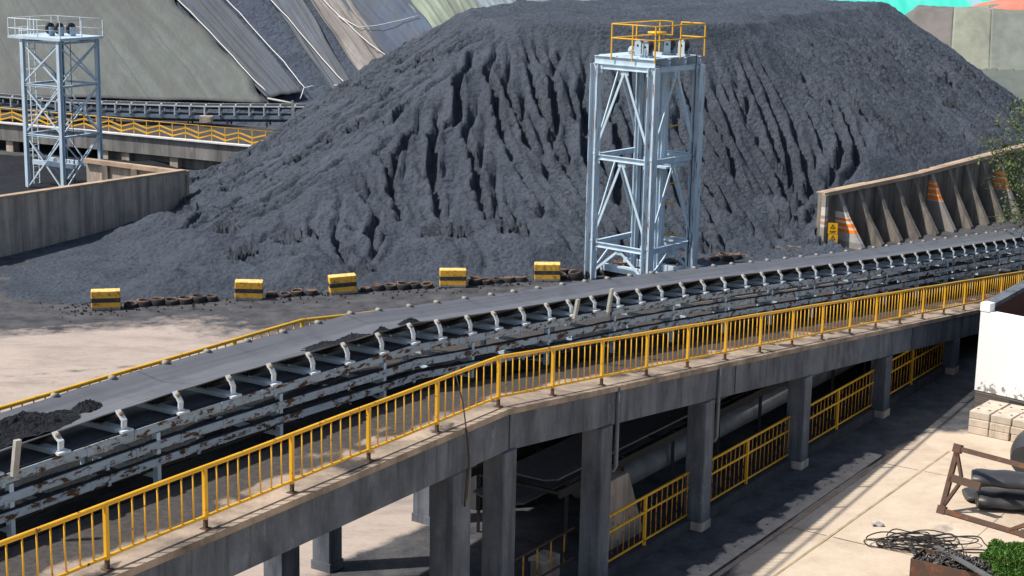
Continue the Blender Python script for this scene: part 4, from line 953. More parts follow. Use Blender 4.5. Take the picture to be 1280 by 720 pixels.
# ------------------------------------------------------------------ far conveyor on its low bridge (left background)
def far_conveyor():
    a = bp(0, 153, 1.9)[:2]; b = bp(350, 186, 1.9)[:2]; d = nz(b-a); n = np.array([-d[1], d[0]])
    if n[1] < 0: n = -n
    p0 = a-d*6; L = float(np.linalg.norm(b-a))+9
    D, Nn = v3(d, 0), v3(n, 0); Q = lambda s_, o, z: v3(p0, 0)+D*s_+Nn*o+np.array([0, 0, z])
    r = thing('low_bridge', 'low stained concrete bridge with white painted edge carrying the distant conveyor', 'bridge', Q(0, 0, 0))
    m = MB(); m.bar(Q(0, .2, 1.3), Q(L, .2, 1.3), .4, 1.1); m.build('edge_beam', MAT['beam_far'], r)
    m = MB(); m.bar(Q(0, 4.2, 1.75), Q(L, 4.2, 1.75), 7.6, .2); m.build('deck_slab', MAT['darkconc'], r)
    m = MB(); m.bar(Q(0, .05, 1.90), Q(L, .05, 1.90), .45, .09); m.build('white_kerb', mat_plain('white_edge', (.75, .74, .72), .7, var=.3, sc=3), r)
    m = MB(); m.bar(Q(14.8, .8, .35), Q(L, .8, .35), .3, 1.3); m.build('back_wall', MAT['beam_far'], r)
    m = MB(); m.bar(Q(0, 7.8, .8), Q(L, 7.8, .8), .3, 1.7); m.build('back_wall', MAT['darkconc'], r)
    for s_ in (6.6, 14.5, 16.2, 20):
        m = MB(); m.bar(Q(s_, .45, 0), Q(s_, .45, .78), .6, .6, D); m.build('column', MAT['wall'], r)
    f = thing('zigzag_railing', 'yellow railing with zigzag infill on the distant low bridge', 'railing', Q(0, .1, 1.94))
    z0 = 1.96; zt = z0+.9; sp = 1.0; k = 0; e = L-3.2
    m = MB(); m.path([Q(0, .1, zt), Q(e, .1, zt)], .03, 6); m.build('handrail', MAT['yellow'], f)
    s_ = 0.; i = 0
    while s_ < e:
        m = MB(); m.bar(Q(s_, .1, z0), Q(s_, .1, zt), .05, .05, D); m.build('post', MAT['yellow'], f)
        if s_+sp < e:
            m = MB()
            for dz in (.12, .42):
                up_ = i % 2; m.bar(Q(s_, .1, z0+dz+(.26 if up_ else 0)), Q(s_+sp, .1, z0+dz+(0 if up_ else .26)), .06, .085)
            m.build('zigzag_infill', MAT['yellow'], f)
        s_ += sp; i += 1
    # conveyor: fixed depth line
    c0 = bd(-30, 136, 112); c1 = bd(440, 137, 112)
    c0 = np.array([c0[0], c0[1], 0]); c1 = np.array([c1[0], c1[1], 0])
    e0 = bd(0, 134, 112)[2]; e1 = bd(420, 134, 112)[2]
    d2_ = nz(c1-c0); L2 = np.linalg.norm(c1-c0); n2 = np.array([-d2_[1], d2_[0], 0])
    zz = lambda s_: float(np.interp(s_, [0, L2*.25, L2*.6, L2], [bd(-30, 118, 112)[2], bd(100, 128, 112)[2], bd(280, 133, 112)[2], bd(440, 133.5, 112)[2]]))
    Z = lambda s_, o, h: c0+d2_*s_+n2*o+np.array([0, 0, zz(s_)+h])
    c = thing('distant_conveyor', 'distant belt conveyor with pale frames behind the yellow zigzag railing', 'conveyor', Z(0, 0, -3))
    ss = np.linspace(0, L2, 40)
    m = MB(); m.grid(np.array([[Z(s_, 0, 0), Z(s_, .35, -.22), Z(s_, .95, -.22), Z(s_, 1.3, 0)] for s_ in ss]), False); b_ = m.build('belt', MAT['black'], c); b_.modifiers.new('s', 'SOLIDIFY').thickness = .03
    for o in (-.12, 1.42):
        for dz, hh, mt in ((-.02, .07, 'bracket'), (-.72, .22, 'rustfar')):
            m = MB()
            for s0, s1 in zip(ss[:-1], ss[1:]): m.bar(Z(s0, o, dz), Z(s1+.0, o, dz), .08, hh)
            m.build('stringer', MAT[mt] , c)
    m = MB()
    for s0, s1 in zip(ss[:-1], ss[1:]): m.bar(Z(s0, .3, -.98), Z(s1, .3, -.98), .5, .12)
    m.build('return_belt', MAT['black'], c)
    k = .4
    while k < L2:
        m = MB(); m.bar(Z(k, -.16, -.62), Z(k, -.16, .02), .13, .08, d2_); m.bar(Z(k, 1.45, -.62), Z(k, 1.45, .02), .13, .08, d2_); m.bar(Z(k, -.1, -.6), Z(k, 1.4, -.6), .12, .08)
        fr = m.build('idler_frame', MAT['bracket'], c)
        
        for pa, pb in ((Z(k+.1, -.05, .06), Z(k+.1, .12, .04)), (Z(k, 0, -.12), Z(k, .4, -.35)), (Z(k, .9, -.35), Z(k, 1.3, -.12))):
            m = MB(); m.tube(pa, pb, .075, 8); m.build('roller', MAT['pulley'], fr)
        k += .98
    for k in np.arange(1, L2, 2.6):
        m = MB(); zb = 1.86
        for o in (-.1, 1.4):
            t_ = Z(k, o, -.85); m.bar(v3(t_, zb), t_, .1, .1, d2_)
        if k > 20: m.bar(v3(Z(k, -.1, 0), 0), v3(Z(k, -.1, 0), 2.0), .14, .14, d2_); m.bar(v3(Z(k, -.12, 0), .8), Z(k+2.5, -.12, -1.0), .08, .08)
        m.build('support_leg', MAT['rustdark'], c)
    q = bd(258, 149, 111.5); m = MB(); m.obox(q, d2_*.42, n2*.2, (0, 0, .22)); m.obox(q+d2_*.2-n2*.22, d2_*.12, n2*.04, (0, 0, .16)); m.build('drive_box', MAT['blocks'], c)
    # rigid pole by the slope
    g = thing('cable_post', 'cream post with pipe arm beside the distant conveyor', 'post', bd(366, 148, 110.8))
    t_, bt_ = bd(365.5, 126, 110.8), bd(366, 152, 110.8); m = MB(); m.bar(bt_, t_, .14, .14, (1, 0, 0)); m.build('upright', MAT['guide'], g)
    m = MB(); m.path([bd(335, 123, 113), bd(365, 129, 110.9)], .07, 8); m.build('pipe_arm', MAT['guide'], g)
MAT['beam_far'] = mat_concrete('far_beam_concrete', (.20, .195, .19), (.27, .255, .24), (.09, .088, .09), (1.6, 1.6, .2), .8)
MAT['rustfar'] = mat_paint('far_frame_paint', (.26, .33, .40), amt=.62)
far_conveyor()

# ------------------------------------------------------------------ covered stockpiles in the background
SY, SG = 127., .66
spn = nz([0, -SG, 1.]); sp0 = np.array([0, SY, 0.])
def onslope(x, y, off=0.):
    return bl(x, y, sp0, spn)+spn*off
def mk_slope():
    r = thing('covered_stockpile', 'long coal stockpile in the background covered with grey, beige and green tarpaulins', 'stockpile', (0, SY, 0))
    xs = np.arange(-75, 23.5, .55); ts = np.concatenate([np.arange(-1, 26, .55)])
    X, T = np.meshgrid(xs, ts, indexing='ij'); hh = (vnoise(X, T, .18, 61, 5)-.5)*1.3+(vnoise(X, T, 1.1, 63, 3)-.5)*.3
    # trench of bare coal between the tarps
    Z = np.minimum(T*SG, 14.+0*T)+hh*.55-.35; Z = np.where(T < 0, -.3, Z)
    m = MB(); m.grid(np.stack([X, SY+T, Z], -1)); m.build('coal_body', MAT['coal_far'], r)
    def tarp(P, c, nm='tarpaulin', off=.22, seed=0, lab=None, fold=.06, seams=5, dirt_shade=(.10, .10, .11)):
        """P: pixel corners tl, tr, br, bl ; wrinkled cloth laid on the slope"""
        C = [onslope(*q) for q in P]; n, k = 46, 46; G = np.zeros((n, k, 3)); U = np.linspace(0, 1, n); V = np.linspace(0, 1, k)
        wv = vnoise(*np.meshgrid(U*7+seed, V*2.2+seed, indexing='ij'), 1.6, 70+seed, 4)-.5
        sg = vnoise(*np.meshgrid(U*1.6+seed*3, V*1.6, indexing='ij'), 1.6, 90+seed, 2)-.5
        for i, u in enumerate(U):
            for j, v in enumerate(V):
                e = .012*math.sin(v*9+seed)+.010*math.sin(v*23+seed*2)
                uu = u+e*(1 if u in (0, 1) else 0)
                p = C[0]*(1-u)*(1-v)+C[1]*u*(1-v)+C[2]*u*v+C[3]*(1-u)*v
                p = p+(C[1]-C[0])*e*(abs(u-.5)*2)**3
                G[i, j] = p+spn*(off+wv[i, j]*fold*5+sg[i, j]*.5)
        m = MB(); m.grid(G); mt = M_(nm, .8, .2); g = mt.geo()
        cc = mt.mix(mt.ramp(mt.noise(mt.map(g, (.5, .22, .22)), 1, 6, .6), [(.3, 0), (.7, 1)]), c, tuple(x*.74 for x in c))
        cc = mt.mix(mt.ramp(mt.noise(g, 1.1, 7, .7), [(.5, 0), (.8, .65)]), cc, dirt_shade)
        cmb = mt.t.nodes.new('ShaderNodeCombineXYZ'); mt.l(mt.math('MULTIPLY', mt.attr('u'), seams*2.3), cmb.inputs[0]); mt.l(mt.math('MULTIPLY', mt.attr('v'), 1.6), cmb.inputs[1]); cmb.inputs[2].default_value = seed*3.1
        cc = mt.mix(mt.ramp(mt.noise(cmb.outputs[0], 1.3, 6, .65), [(.40, 0), (.58, .8)]), cc, tuple(.30*a_+.70*b_ for a_, b_ in zip(c, (.085, .08, .08))))
        # stitched seams between cloth widths
        uvn = mt.attr('u'); sw = mt.math('FRACT', mt.math('MULTIPLY', uvn, seams)); mt_s = mt.ramp(sw, [(0, .85), (.035, .0)])
        cc = mt.mix(mt_s, cc, tuple(x*.55 for x in c))
        mt.col(cc); mt.bump(mt.noise(mt.map(g, (1.2, .5, .5)), 1.5, 6, .6), .5, .12)
        o = m.build(nm, mt.m, r); sd = o.modifiers.new('s', 'SOLIDIFY'); sd.thickness = .07
        at_ = o.data.attributes.new('u', 'FLOAT', 'POINT'); at_.data.foreach_set('value', np.repeat(U, k).astype(np.float32))
        at_ = o.data.attributes.new('v', 'FLOAT', 'POINT'); at_.data.foreach_set('value', np.tile(V, n).astype(np.float32))
        if lab: o['label'] = lab
        return o
    K = 1.0
    tarp([(-230, -60), (170, -60), (338, 131), (-190, 118)], (.150, .168, .158), seed=1, lab='large dusty green tarpaulin', seams=7)
    tarp([(166, -60), (222, -60), (379, 117), (334, 124)], (.092, .112, .142), seed=2, off=.15, lab='dark grey tarpaulin', seams=2)
    tarp([(340, -60), (395, -60), (506, 98), (470, 118)], (.31, .285, .265), seed=3, fold=.13, lab='crumpled beige tarpaulin', seams=1, dirt_shade=(.13, .12, .12))
    tarp([(296, -60), (342, -60), (448, 118), (420, 119)], (.12, .14, .17), seed=4, off=.12, lab='narrow grey tarpaulin strip', seams=1)
    tarp([(352, -60), (462, -60), (560, 62), (503, 92)], (.095, .125, .175), seed=5, off=.30, lab='blue grey tarpaulin', seams=1)
    tarp([(455, -60), (560, -60), (622, 60), (545, 60)], (.27, .32, .25), seed=6, off=.34, fold=.1, lab='pale green tarpaulin', seams=6, dirt_shade=(.2, .24, .19))
    tarp([(560, -40), (622, -40), (668, 45), (610, 45)], (.29, .36, .40), seed=7, off=.36, lab='pale blue tarpaulin', seams=2)
    tarp([(638, -40), (672, -40), (720, 45), (676, 45)], (.28, .34, .37), seed=8, off=.36, seams=1, lab='narrow pale blue tarpaulin')
    tarp([(664, -40), (755, -40), (800, 45), (716, 45)], (.26, .29, .26), seed=9, off=.3, seams=4, lab='grey green tarpaulin')
    tarp([(745, -40), (900, -40), (980, 45), (790, 45)], (.14, .165, .21), seed=10, off=.26, seams=4, lab='slate blue tarpaulin')
    rope = [[(210, -10), (218, 2), (238, 21), (262, 46), (292, 78), (315, 104), (334, 122)], [(266, -12), (277, 0), (300, 23), (326, 53), (356, 85), (372, 106), (381, 117), (393, 115)],
            [(326, -10), (334, 2), (360, 29), (390, 65), (416, 95), (432, 112), (440, 116), (418, 114)], [(440, 116), (449, 112)], [(381, 117), (376, 131)], [(424, 28), (450, 42), (480, 38), (523, 27)], [(388, -10), (424, 27), (462, 62), (494, 84), (503, 82)],
            [(795, -10), (808, 8)], [(848, -12), (860, 8)], [(560, 90), (545, 60)]]
    mm = mat_plain('white_rope', (.72, .72, .70), .8, var=.1)
    for q in rope[:9]:
        pts = []
        for (a, b) in zip(q[:-1], q[1:]):
            for t_ in np.linspace(0, 1, 5)[:-1]: pts.append(onslope(a[0]+(b[0]-a[0])*t_, a[1]+(b[1]-a[1])*t_, .60+.03*math.sin(len(pts)*1.7)))
        pts.append(onslope(*q[-1], .6)); m = MB(); m.path(pts, .034, 6); m.build('tie_rope', mm, r)
mk_slope()

def cover_mat(name, c, dirt_shade, bands=None):
    mt = M_(name, .75, .25); g = mt.geo()
    cc = mt.mix(mt.ramp(mt.noise(mt.map(g, (.5, .25, .25)), 1, 6, .6), [(.3, 0), (.7, 1)]), c, tuple(x*.75 for x in c))
    cc = mt.mix(mt.ramp(mt.noise(g, .9, 7, .7), [(.5, 0), (.8, .5)]), cc, dirt_shade)
    mt.col(cc); mt.bump(mt.noise(mt.map(g, (1, .4, .4)), 1.2, 6, .6), .5, .12); return mt.m
def right_mounds():
    # turquoise covered pile at the very back
    t = thing('turquoise_covered_pile', 'long pile under bright turquoise sheeting at the back right', 'stockpile', (45, 150, 0))
    xs = np.linspace(22, 110, 90); ts = np.linspace(0, 34, 40); X, T = np.meshgrid(xs, ts, indexing='ij')
    Z = np.minimum(T*.62, 13)+(vnoise(X, T, .3, 81, 4)-.5)*.9; m = MB(); m.grid(np.stack([X, 143+T, Z], -1))
    mt = M_('turquoise_sheet', .6, .3); g = mt.geo()
    cc = mt.mix(mt.ramp(mt.noise(mt.map(g, (.9, .1, .1)), 1, 4, .5), [(.35, 0), (.65, 1)]), (.04, .52, .40), (.10, .62, .52))
    cc = mt.mix(mt.ramp(mt.noise(g, .35, 4), [(.6, 0), (.66, .8)]), cc, (.30, .36, .50)); mt.col(cc)
    m.build('sheet', mt.m, t)
    # rounded green-grey covered mound
    r = thing('covered_mound', 'flat topped mound under dusty green grey tarpaulins right of the coal heap', 'stockpile', (34, 112, 0))
    T0 = [bp(1148, 13, 8.6)[:2], bp(1216, 12, 8.6)[:2], bp(1330, 6, 8.6)[:2]]
    zt = 8.6
    yf = float(np.mean([p[1] for p in T0[:2]])); xl, xr = T0[0][0], T0[1][0]
    top = [(xl, yf), (xr, yf-1.0), (xr+14, yf-.5), (xr+14, yf+15), (xl+4, yf+15)]
    base = [(xl-8.5, yf-5), (xl-5, yf-13), (xl+6, yf-17), (xr+24, yf-17), (xr+26, yf+20), (xl-6, yf+20)]
    xs = np.arange(xl-10, xr+18, .17); ys = np.arange(yf-18, yf+8, .2); Xg, Y = np.meshgrid(xs, ys, indexing='ij'); X = Xg+.25*(Y-yf)
    it, ib = inside(X, Y, top), inside(X, Y, base); dt, db = poly_dist(X, Y, top), poly_dist(X, Y, base)
    tt = np.where(it, 1, np.where(ib, db/(db+dt+1e-6), 0)); Z = zt*np.where(tt > .45, tt*1.0, tt+.10*np.sin(tt/.45*3.14)); Z += (vnoise(X, Y, .35, 82, 4)-.5)*.7*np.clip(tt*4, 0, 1)
    # three cloth strips split by x, slanting
    zone = Xg-xl+.3*np.sin((Y-yf)*.0)
    lo = (tt < .50)
    cols = [('brown_grey_tarpaulin', (.17, .155, .145)), ('pale_green_tarpaulin', (.26, .27, .215)), ('dusty_green_tarpaulin', (.19, .21, .18)), ('dark_green_tarpaulin', (.135, .155, .14))]
    zi = np.where(zone < 3.4, 0, np.where(zone < 6.6, 1, 2)); zi = np.where(lo & (zone > 2), 3, zi)
    nx, ny = X.shape; idx = np.arange(nx*ny).reshape(nx, ny); V = np.stack([X, Y, Z-.05], -1).reshape(-1, 3)
    for q, (nm, c) in enumerate(cols):
        ii, jj = np.nonzero((zi[:-1, :-1] == q) & (tt[:-1, :-1] > 0))
        if not len(ii): continue
        Fq = [(idx[i, j], idx[i+1, j], idx[i+1, j+1], idx[i, j+1]) for i, j in zip(ii, jj)]
        us = sorted({v for f in Fq for v in f}); mp = {v: k for k, v in enumerate(us)}
        m = MB(); m.add(V[us]+np.array([0, 0, .03*q]), [tuple(mp[v] for v in f) for f in Fq], True); o = m.build('tarpaulin', cover_mat(nm, c, (.11, .11, .10)), r); o.modifiers.new('s', 'SOLIDIFY').thickness = .08
        o['label'] = nm.replace('_', ' ')
    o = thing('red_covered_mound', 'mound under faded coral red sheeting at the right edge', 'stockpile', (44, 128, 0))
    m = MB(); xs = np.arange(xr+1.0, xr+30, .7); ys = np.arange(yf+1, yf+30, .7); X, Y = np.meshgrid(xs, ys, indexing='ij')
    Z = 8.3+np.clip((X-xr-1)*.25, 0, 1.0)*1.0+(vnoise(X, Y, .4, 85, 3)-.5)*.5; Z = np.minimum(Z, np.maximum(0, (Y-yf)*2.0+6.5)); m.grid(np.stack([X, Y, Z], -1)); m.build('sheet', cover_mat('coral_sheet', (.62, .20, .14), (.5, .3, .25)), o)
right_mounds()

# ------------------------------------------------------------------ yard objects at the right
def drain_covers():
    hole = mat_plain('hole_dark', (.05, .045, .04))
    pts = []
    L = float(np.linalg.norm(K1-K0))
    m = M_('cover_slab', .85, .2); g = m.geo(); sp_ = sep(m, m.co)
    c = m.mix(m.ramp(m.noise(g, 3, 6), [(.3, 0), (.7, 1)]), (.60, .50, .39), (.45, .37, .29))
    dn = m.math('ADD', m.math('MULTIPLY', m.noise(g, .9, 6, .6), 1.), m.math('MULTIPLY', sp_[1], .55)); c = m.mix(m.ramp(dn, [(.50, 0), (.60, 1)]), c, (.07, .07, .08)); m.col(c); m.bump(m.noise(g, 15, 5), .4, .008)
    mb = MB(); mb.box(-.485, .485, -.30, .30, 0, .05)
    root = thing('drain_cover', 'x', 'drain cover', (0, 0, 0), world=False)
    sl_ = mb.build('slab', m.m, root, False); bevel(sl_, .01, 1)
    for x in (-.22, .22):
        q = MB(); q.tube((x, 0, .044), (x, 0, .053), .035, 10); q.build('lifting_hole', hole, root, False)
    ang = math.atan2(kdir[1], kdir[0]); n = 0; k = -2.0
    words = ['very nearest', 'second nearest', 'third nearest', 'fourth nearest', 'fifth nearest', 'sixth nearest', 'seventh nearest', 'eighth nearest', 'ninth nearest', 'tenth nearest', 'eleventh nearest', 'twelfth nearest']
    ks = np.arange(-2.4, L+2.4, 1.0)
    for i, k in enumerate(ks):
        o = root if i == 0 else dup(root); p = K0+kdir*k+knr*.36
        o.location = (p[0], p[1], .012); o.rotation_euler = (0, 0, ang)
        fw_ = ['farthest', 'second farthest', 'third farthest', 'fourth farthest', 'fifth farthest'][::1]; m_i = len(ks)-1-i
        tag(o, 'concrete drain cover with lifting holes, %s in the row at yard edge' % (words[i] if i < len(ks)-5 else fw_[m_i]), 'drain cover', 'drain covers along the yard edge')
    # slab joint lines and kerb: thin gutter strip
    m2 = MB(); m2.bar(v3(K0-kdir*6+knr*-.10, .02), v3(K1+kdir*3-knr*.10, .02), .13, .05); tag(bevel(m2.build('gutter_kerb', MAT['coping']), .01, 1), 'low brown kerb line along the yard edge', kind='structure')
drain_covers()
def joints():
    m = MB(); dk = mat_plain('joint_ochre', (.47, .37, .22), var=.5, sc=2)
    a, b = bp(1010, 690)[:2], bp(1150, 590)[:2]; d = nz(b-a); m.bar(v3(a-d*8, .007), v3(b+d*2.5, .007), .07, .004); 
    tag(m.build('yard_joint', dk), 'straight ochre joint across the pale yard slabs', kind='structure')
    m = MB()
    for s_ in (3.4, 10.2): p = a+d*(s_-2); nn = np.array([d[1], -d[0]]); m.bar(v3(p+nn*.1, .008), v3(p+nn*9, .008), .02, .01); m.bar(v3(p-nn*.1, .008), v3(p-nn*1.4, .008), .02, .01)
    m.bar(v3(a-d*8+nn*3.2, .007), v3(b+d*6+nn*3.2, .007), .02, .01)
    tag(m.build('slab_joint', mat_plain('joint_dark', (.34, .27, .20))), 'thin dark joints between the yard slabs', kind='structure')
joints()

def white_building():
    zb = .85
    p0 = bp(1218, 487, zb)[:2]; p1 = bp(1280, 501, zb)[:2]; d = nz(p1-p0); bk = v3(tb, 0)
    r = thing('white_building', 'white plastered building corner with bare brick base and rusty roof edge', 'building', v3(p0, 0))
    D = v3(d, 0); L = 9.; n = np.array([d[1], -d[0]]); 
    if n[1] > 0: n = -n
    N = v3(n, 0)
    m = MB()
    A = v3(p0, 0); T = 3.55
    Qp = lambda s_, o, z: A+D*s_-N*o+np.array([0, 0, z])
    m.hexa([Qp(0, 0, zb), Qp(L, 0, zb), Qp(L, .28, zb), Qp(0, .28, zb), Qp(0, 0, T), Qp(L, 0, T), Qp(L, .28, T), Qp(0, .28, T)])
    mt = M_('white_plaster', .8, .2); g = mt.geo(); z = sep(mt, g)[2]
    fl = mt.math('SUBTRACT', mt.noise(g, 4.5, 8, .7), mt.math('MULTIPLY', mt.math('SUBTRACT', z, zb), .28))
    c = mt.mix(mt.ramp(fl, [(.49, 0), (.51, 1)]), (.82, .82, .80), (.30, .27, .24)); mt.col(c); mt.bump(fl, .3, .01)
    m.build('plaster_wall', mt.m, r)
    m = MB(); m.hexa([Qp(-.02, -.02, T), Qp(.33, -.02, T), Qp(.33, .3, T), Qp(-.02, .3, T), Qp(-.02, -.02, T+.28), Qp(.33, -.02, T+.28), Qp(.33, .3, T+.28), Qp(-.02, .3, T+.28)]); m.build('corner_pier', mt.m, r)
    m = MB(); m.hexa([Qp(.02, .02, -.1), Qp(L, .02, -.1), Qp(L, .26, -.1), Qp(.02, .26, -.1), Qp(.02, .02, zb-.002), Qp(L, .02, zb-.002), Qp(L, .26, zb-.002), Qp(.02, .26, zb-.002)])
    bm_ = M_('bare_brick', .9, .2); br = bm_.t.nodes.new('ShaderNodeTexBrick'); br.inputs['Scale'].default_value = 1.; br.inputs['Brick Width'].default_value = .24; br.inputs['Row Height'].default_value = .075; br.inputs['Mortar Size'].default_value = .010
    br.inputs['Color1'].default_value = (.12, .10, .09, 1); br.inputs['Color2'].default_value = (.17, .14, .12, 1); br.inputs['Mortar'].default_value = (.05, .05, .05, 1)
    s3 = sep(bm_, bm_.geo()); cx = bm_.t.nodes.new('ShaderNodeCombineXYZ'); bm_.l(bm_.math('ADD', s3[0], s3[1]), cx.inputs[0]); bm_.l(s3[2], cx.inputs[1]); bm_.l(cx.outputs[0], br.inputs[0]); bm_.col(br.outputs['Color']); bm_.bump(br.outputs['Fac'], -.5, .01)
    m.build('brick_base', bm_.m, r)
    # side wall going back, its rusty inside seen over the front wall
    m = MB(); a = A+np.array([0, 0, 0])+bk*.3; e = a+bk*16; sdn = v3(-nb, 0)
    m.obox((a+e)/2+sdn*.15+np.array([0, 0, 1.8]), bk*8, sdn*.14, (0, 0, 1.85)); m.build('side_wall', MAT['darkconc'], r)
    m = MB(); m.obox((a+e)/2+sdn*.17+np.array([0, 0, 3.72]), bk*8, sdn*.2, (0, 0, .07)); m.build('side_coping', MAT['beam'], r)
    m = MB(); m.obox((a+e)/2+sdn*.31+np.array([0, 0, 3.0]), bk*7.9, sdn*.012, (0, 0, .62)); m.build('rusty_lining', mat_plain('rust_red', (.11, .035, .02), .8), r)
    m = MB(); m.obox((a+e)/2+sdn*4.5+np.array([0, 0, 2.35]), bk*7.9, sdn*4.1, (0, 0, .05)); m.build('roof_slab', MAT['darkconc'], r)
    q = bd(1278, 357, (a+bk*4.2)[1]); m = MB(); m.obox(q+np.array([0, 0, -.1]), bk*.22, sdn*.22, (0, 0, .12)); m.build('pier_cap', MAT['blocks'], r)
white_building()

def block_stack():
    r0 = bp(1208, 541)[:2]; dx = nz(bp(1280, 556)[:2]-bp(1208, 541)[:2]); dy = np.array([-dx[1], dx[0]])
    if dy[1] < 0: dy = -dy
    mb = MB(); mb.box(-.33, .33, -.40, .40, 0, .235)
    root = thing('kerb_block', 'x', 'block', (0, 0, 0), world=False)
    bevel(mb.build('block_body', MAT['blocks'], root, False), .02, 2)
    hl = mat_plain('socket_dark', (.06, .05, .045))
    for x in (-.19, .19): q = MB(); q.tube((x, 0, .230), (x, 0, .239), .05, 12); q.build('socket', hl, root, False)
    first = True; ang = math.atan2(dx[1], dx[0])
    lay = ['bottom', 'middle', 'top']
    for i in range(3):
        for j in range(2):
            for z in range(3):
                if j == 1 and z == 2 and i == 2: pass
                o = root if first else dup(root); first = False
                p = r0+dx*(.36+.71*i)+dy*(.42+.86*j)+dx*random.uniform(-.02, .02)+dy*((.0 if z < 2 else .06))
                o.location = (p[0], p[1], .245*z+.005); o.rotation_euler = (0, 0, ang+random.uniform(-.03, .03))
                w1 = ['leftmost column', 'second column', 'third column'][i]; w2 = ['front row', 'back row'][j]
                tag(o, 'beige concrete block with two sockets, %s of the stack, %s, %s' % (lay[z], w1, w2), 'block', 'beige concrete blocks stacked by the white wall')
block_stack()

def steel_frame():
    bl_, br_ = bp(1177, 641), bp(1281, 672); tl = bd(1197, 564, bl_[1]+.45); tr = tl+(br_-bl_)*1.05
    r = thing('welded_frame', 'dark rusty welded steel frame standing tilted on the yard', 'frame', bl_)
    up = nz(tl-bl_); al = nz(br_-bl_); nn = nz(np.cross(al, up)); W = .14; lift = np.array([0, 0, .08])
    def b(p, q, nm='member', w=W): m = MB(); m.bar(p+lift, q+lift, w, .10, nn); m.build(nm, MAT['rust'], r)
    b(bl_, tl); b(bl_+al*.07, br_); b(tl+al*.07, tr); b(br_, tr)
    mid = (bl_+tl)/2+up*.05; m2 = mid+al*.95-up*.02
    b(mid, m2, 'member', .22); b(tl-up*.15+al*.03, mid+al*.32+up*.1, 'diagonal', .08); b(mid+al*.32-up*.1, bl_+up*.15+al*.03, 'diagonal', .08); b(br_-al*.45, br_+up*.3, 'diagonal', .1)
    m = MB()
    for p in (bl_, tl, br_): m.obox(p+lift, al*.12, up*.12, nn*.07)
    m.build('gusset', MAT['rust'], r)
steel_frame()
def rubber_rolls():
    rub = mat_plain('black_belting', (.045, .046, .05), .45, .5, var=.35, sc=3)
    def roll(P, rad, label, flat=.55, n=22):
        m = MB(); P = [np.asarray(p) for p in P]; pts = []
        for a, b in zip(P[:-1], P[1:]):
            for t_ in np.linspace(0, 1, 9)[:-1]: pts.append(a+(b-a)*t_)
        pts.append(P[-1]); V = []; k = len(pts); ax = nz(P[-1]-P[0]); sd = nz(np.cross(ax, (0, 0, 1)))
        for i, p in enumerate(pts):
            e = min(i, k-1-i)/k; rr = rad*(.82+.18*min(1, e*12))*(1+.05*math.sin(i*1.1))
            for j in range(n):
                a = 6.2832*j/n; rj = rr*(1+.05*math.sin(3*a+i*.3)); V.append(p+sd*rj*math.cos(a)+np.array([0, 0, rj*math.sin(a)*flat+rad*flat]))
        m.add(V, [(i*n+j, i*n+(j+1) % n, (i+1)*n+(j+1) % n, (i+1)*n+j) for i in range(k-1) for j in range(n)], True)
        m.add([V[j] for j in range(n)], [tuple(range(n))]); m.add([V[(k-1)*n+j] for j in range(n)], [tuple(range(n))[::-1]])
        tag(m.build('rubber_belting', rub), label, 'rubber belting', 'pieces of black rubber belting behind the steel frame')
    g = lambda x, y, z=0: bp(x, y, z)
    roll([g(1220, 634), g(1262, 636), g(1330, 640)], .43, 'black folded rubber belting at the bottom of the pile, right side')
    roll([g(1206, 624), g(1240, 622), g(1330, 626)], .44, 'black rubber belting lying flattest behind the rusty frame, left end lowest', .3)
    roll([g(1214, 606, .62), g(1262, 609, .62), g(1330, 616, .62)], .44, 'long rounded black rubber belting roll on top of the folded pile', .5)
    roll([g(1350, 520, .3), g(1312, 560, .2), g(1285, 600, .1)], .75, 'thick grey black rubber tube leaning in from the right edge', .75)
rubber_rolls()
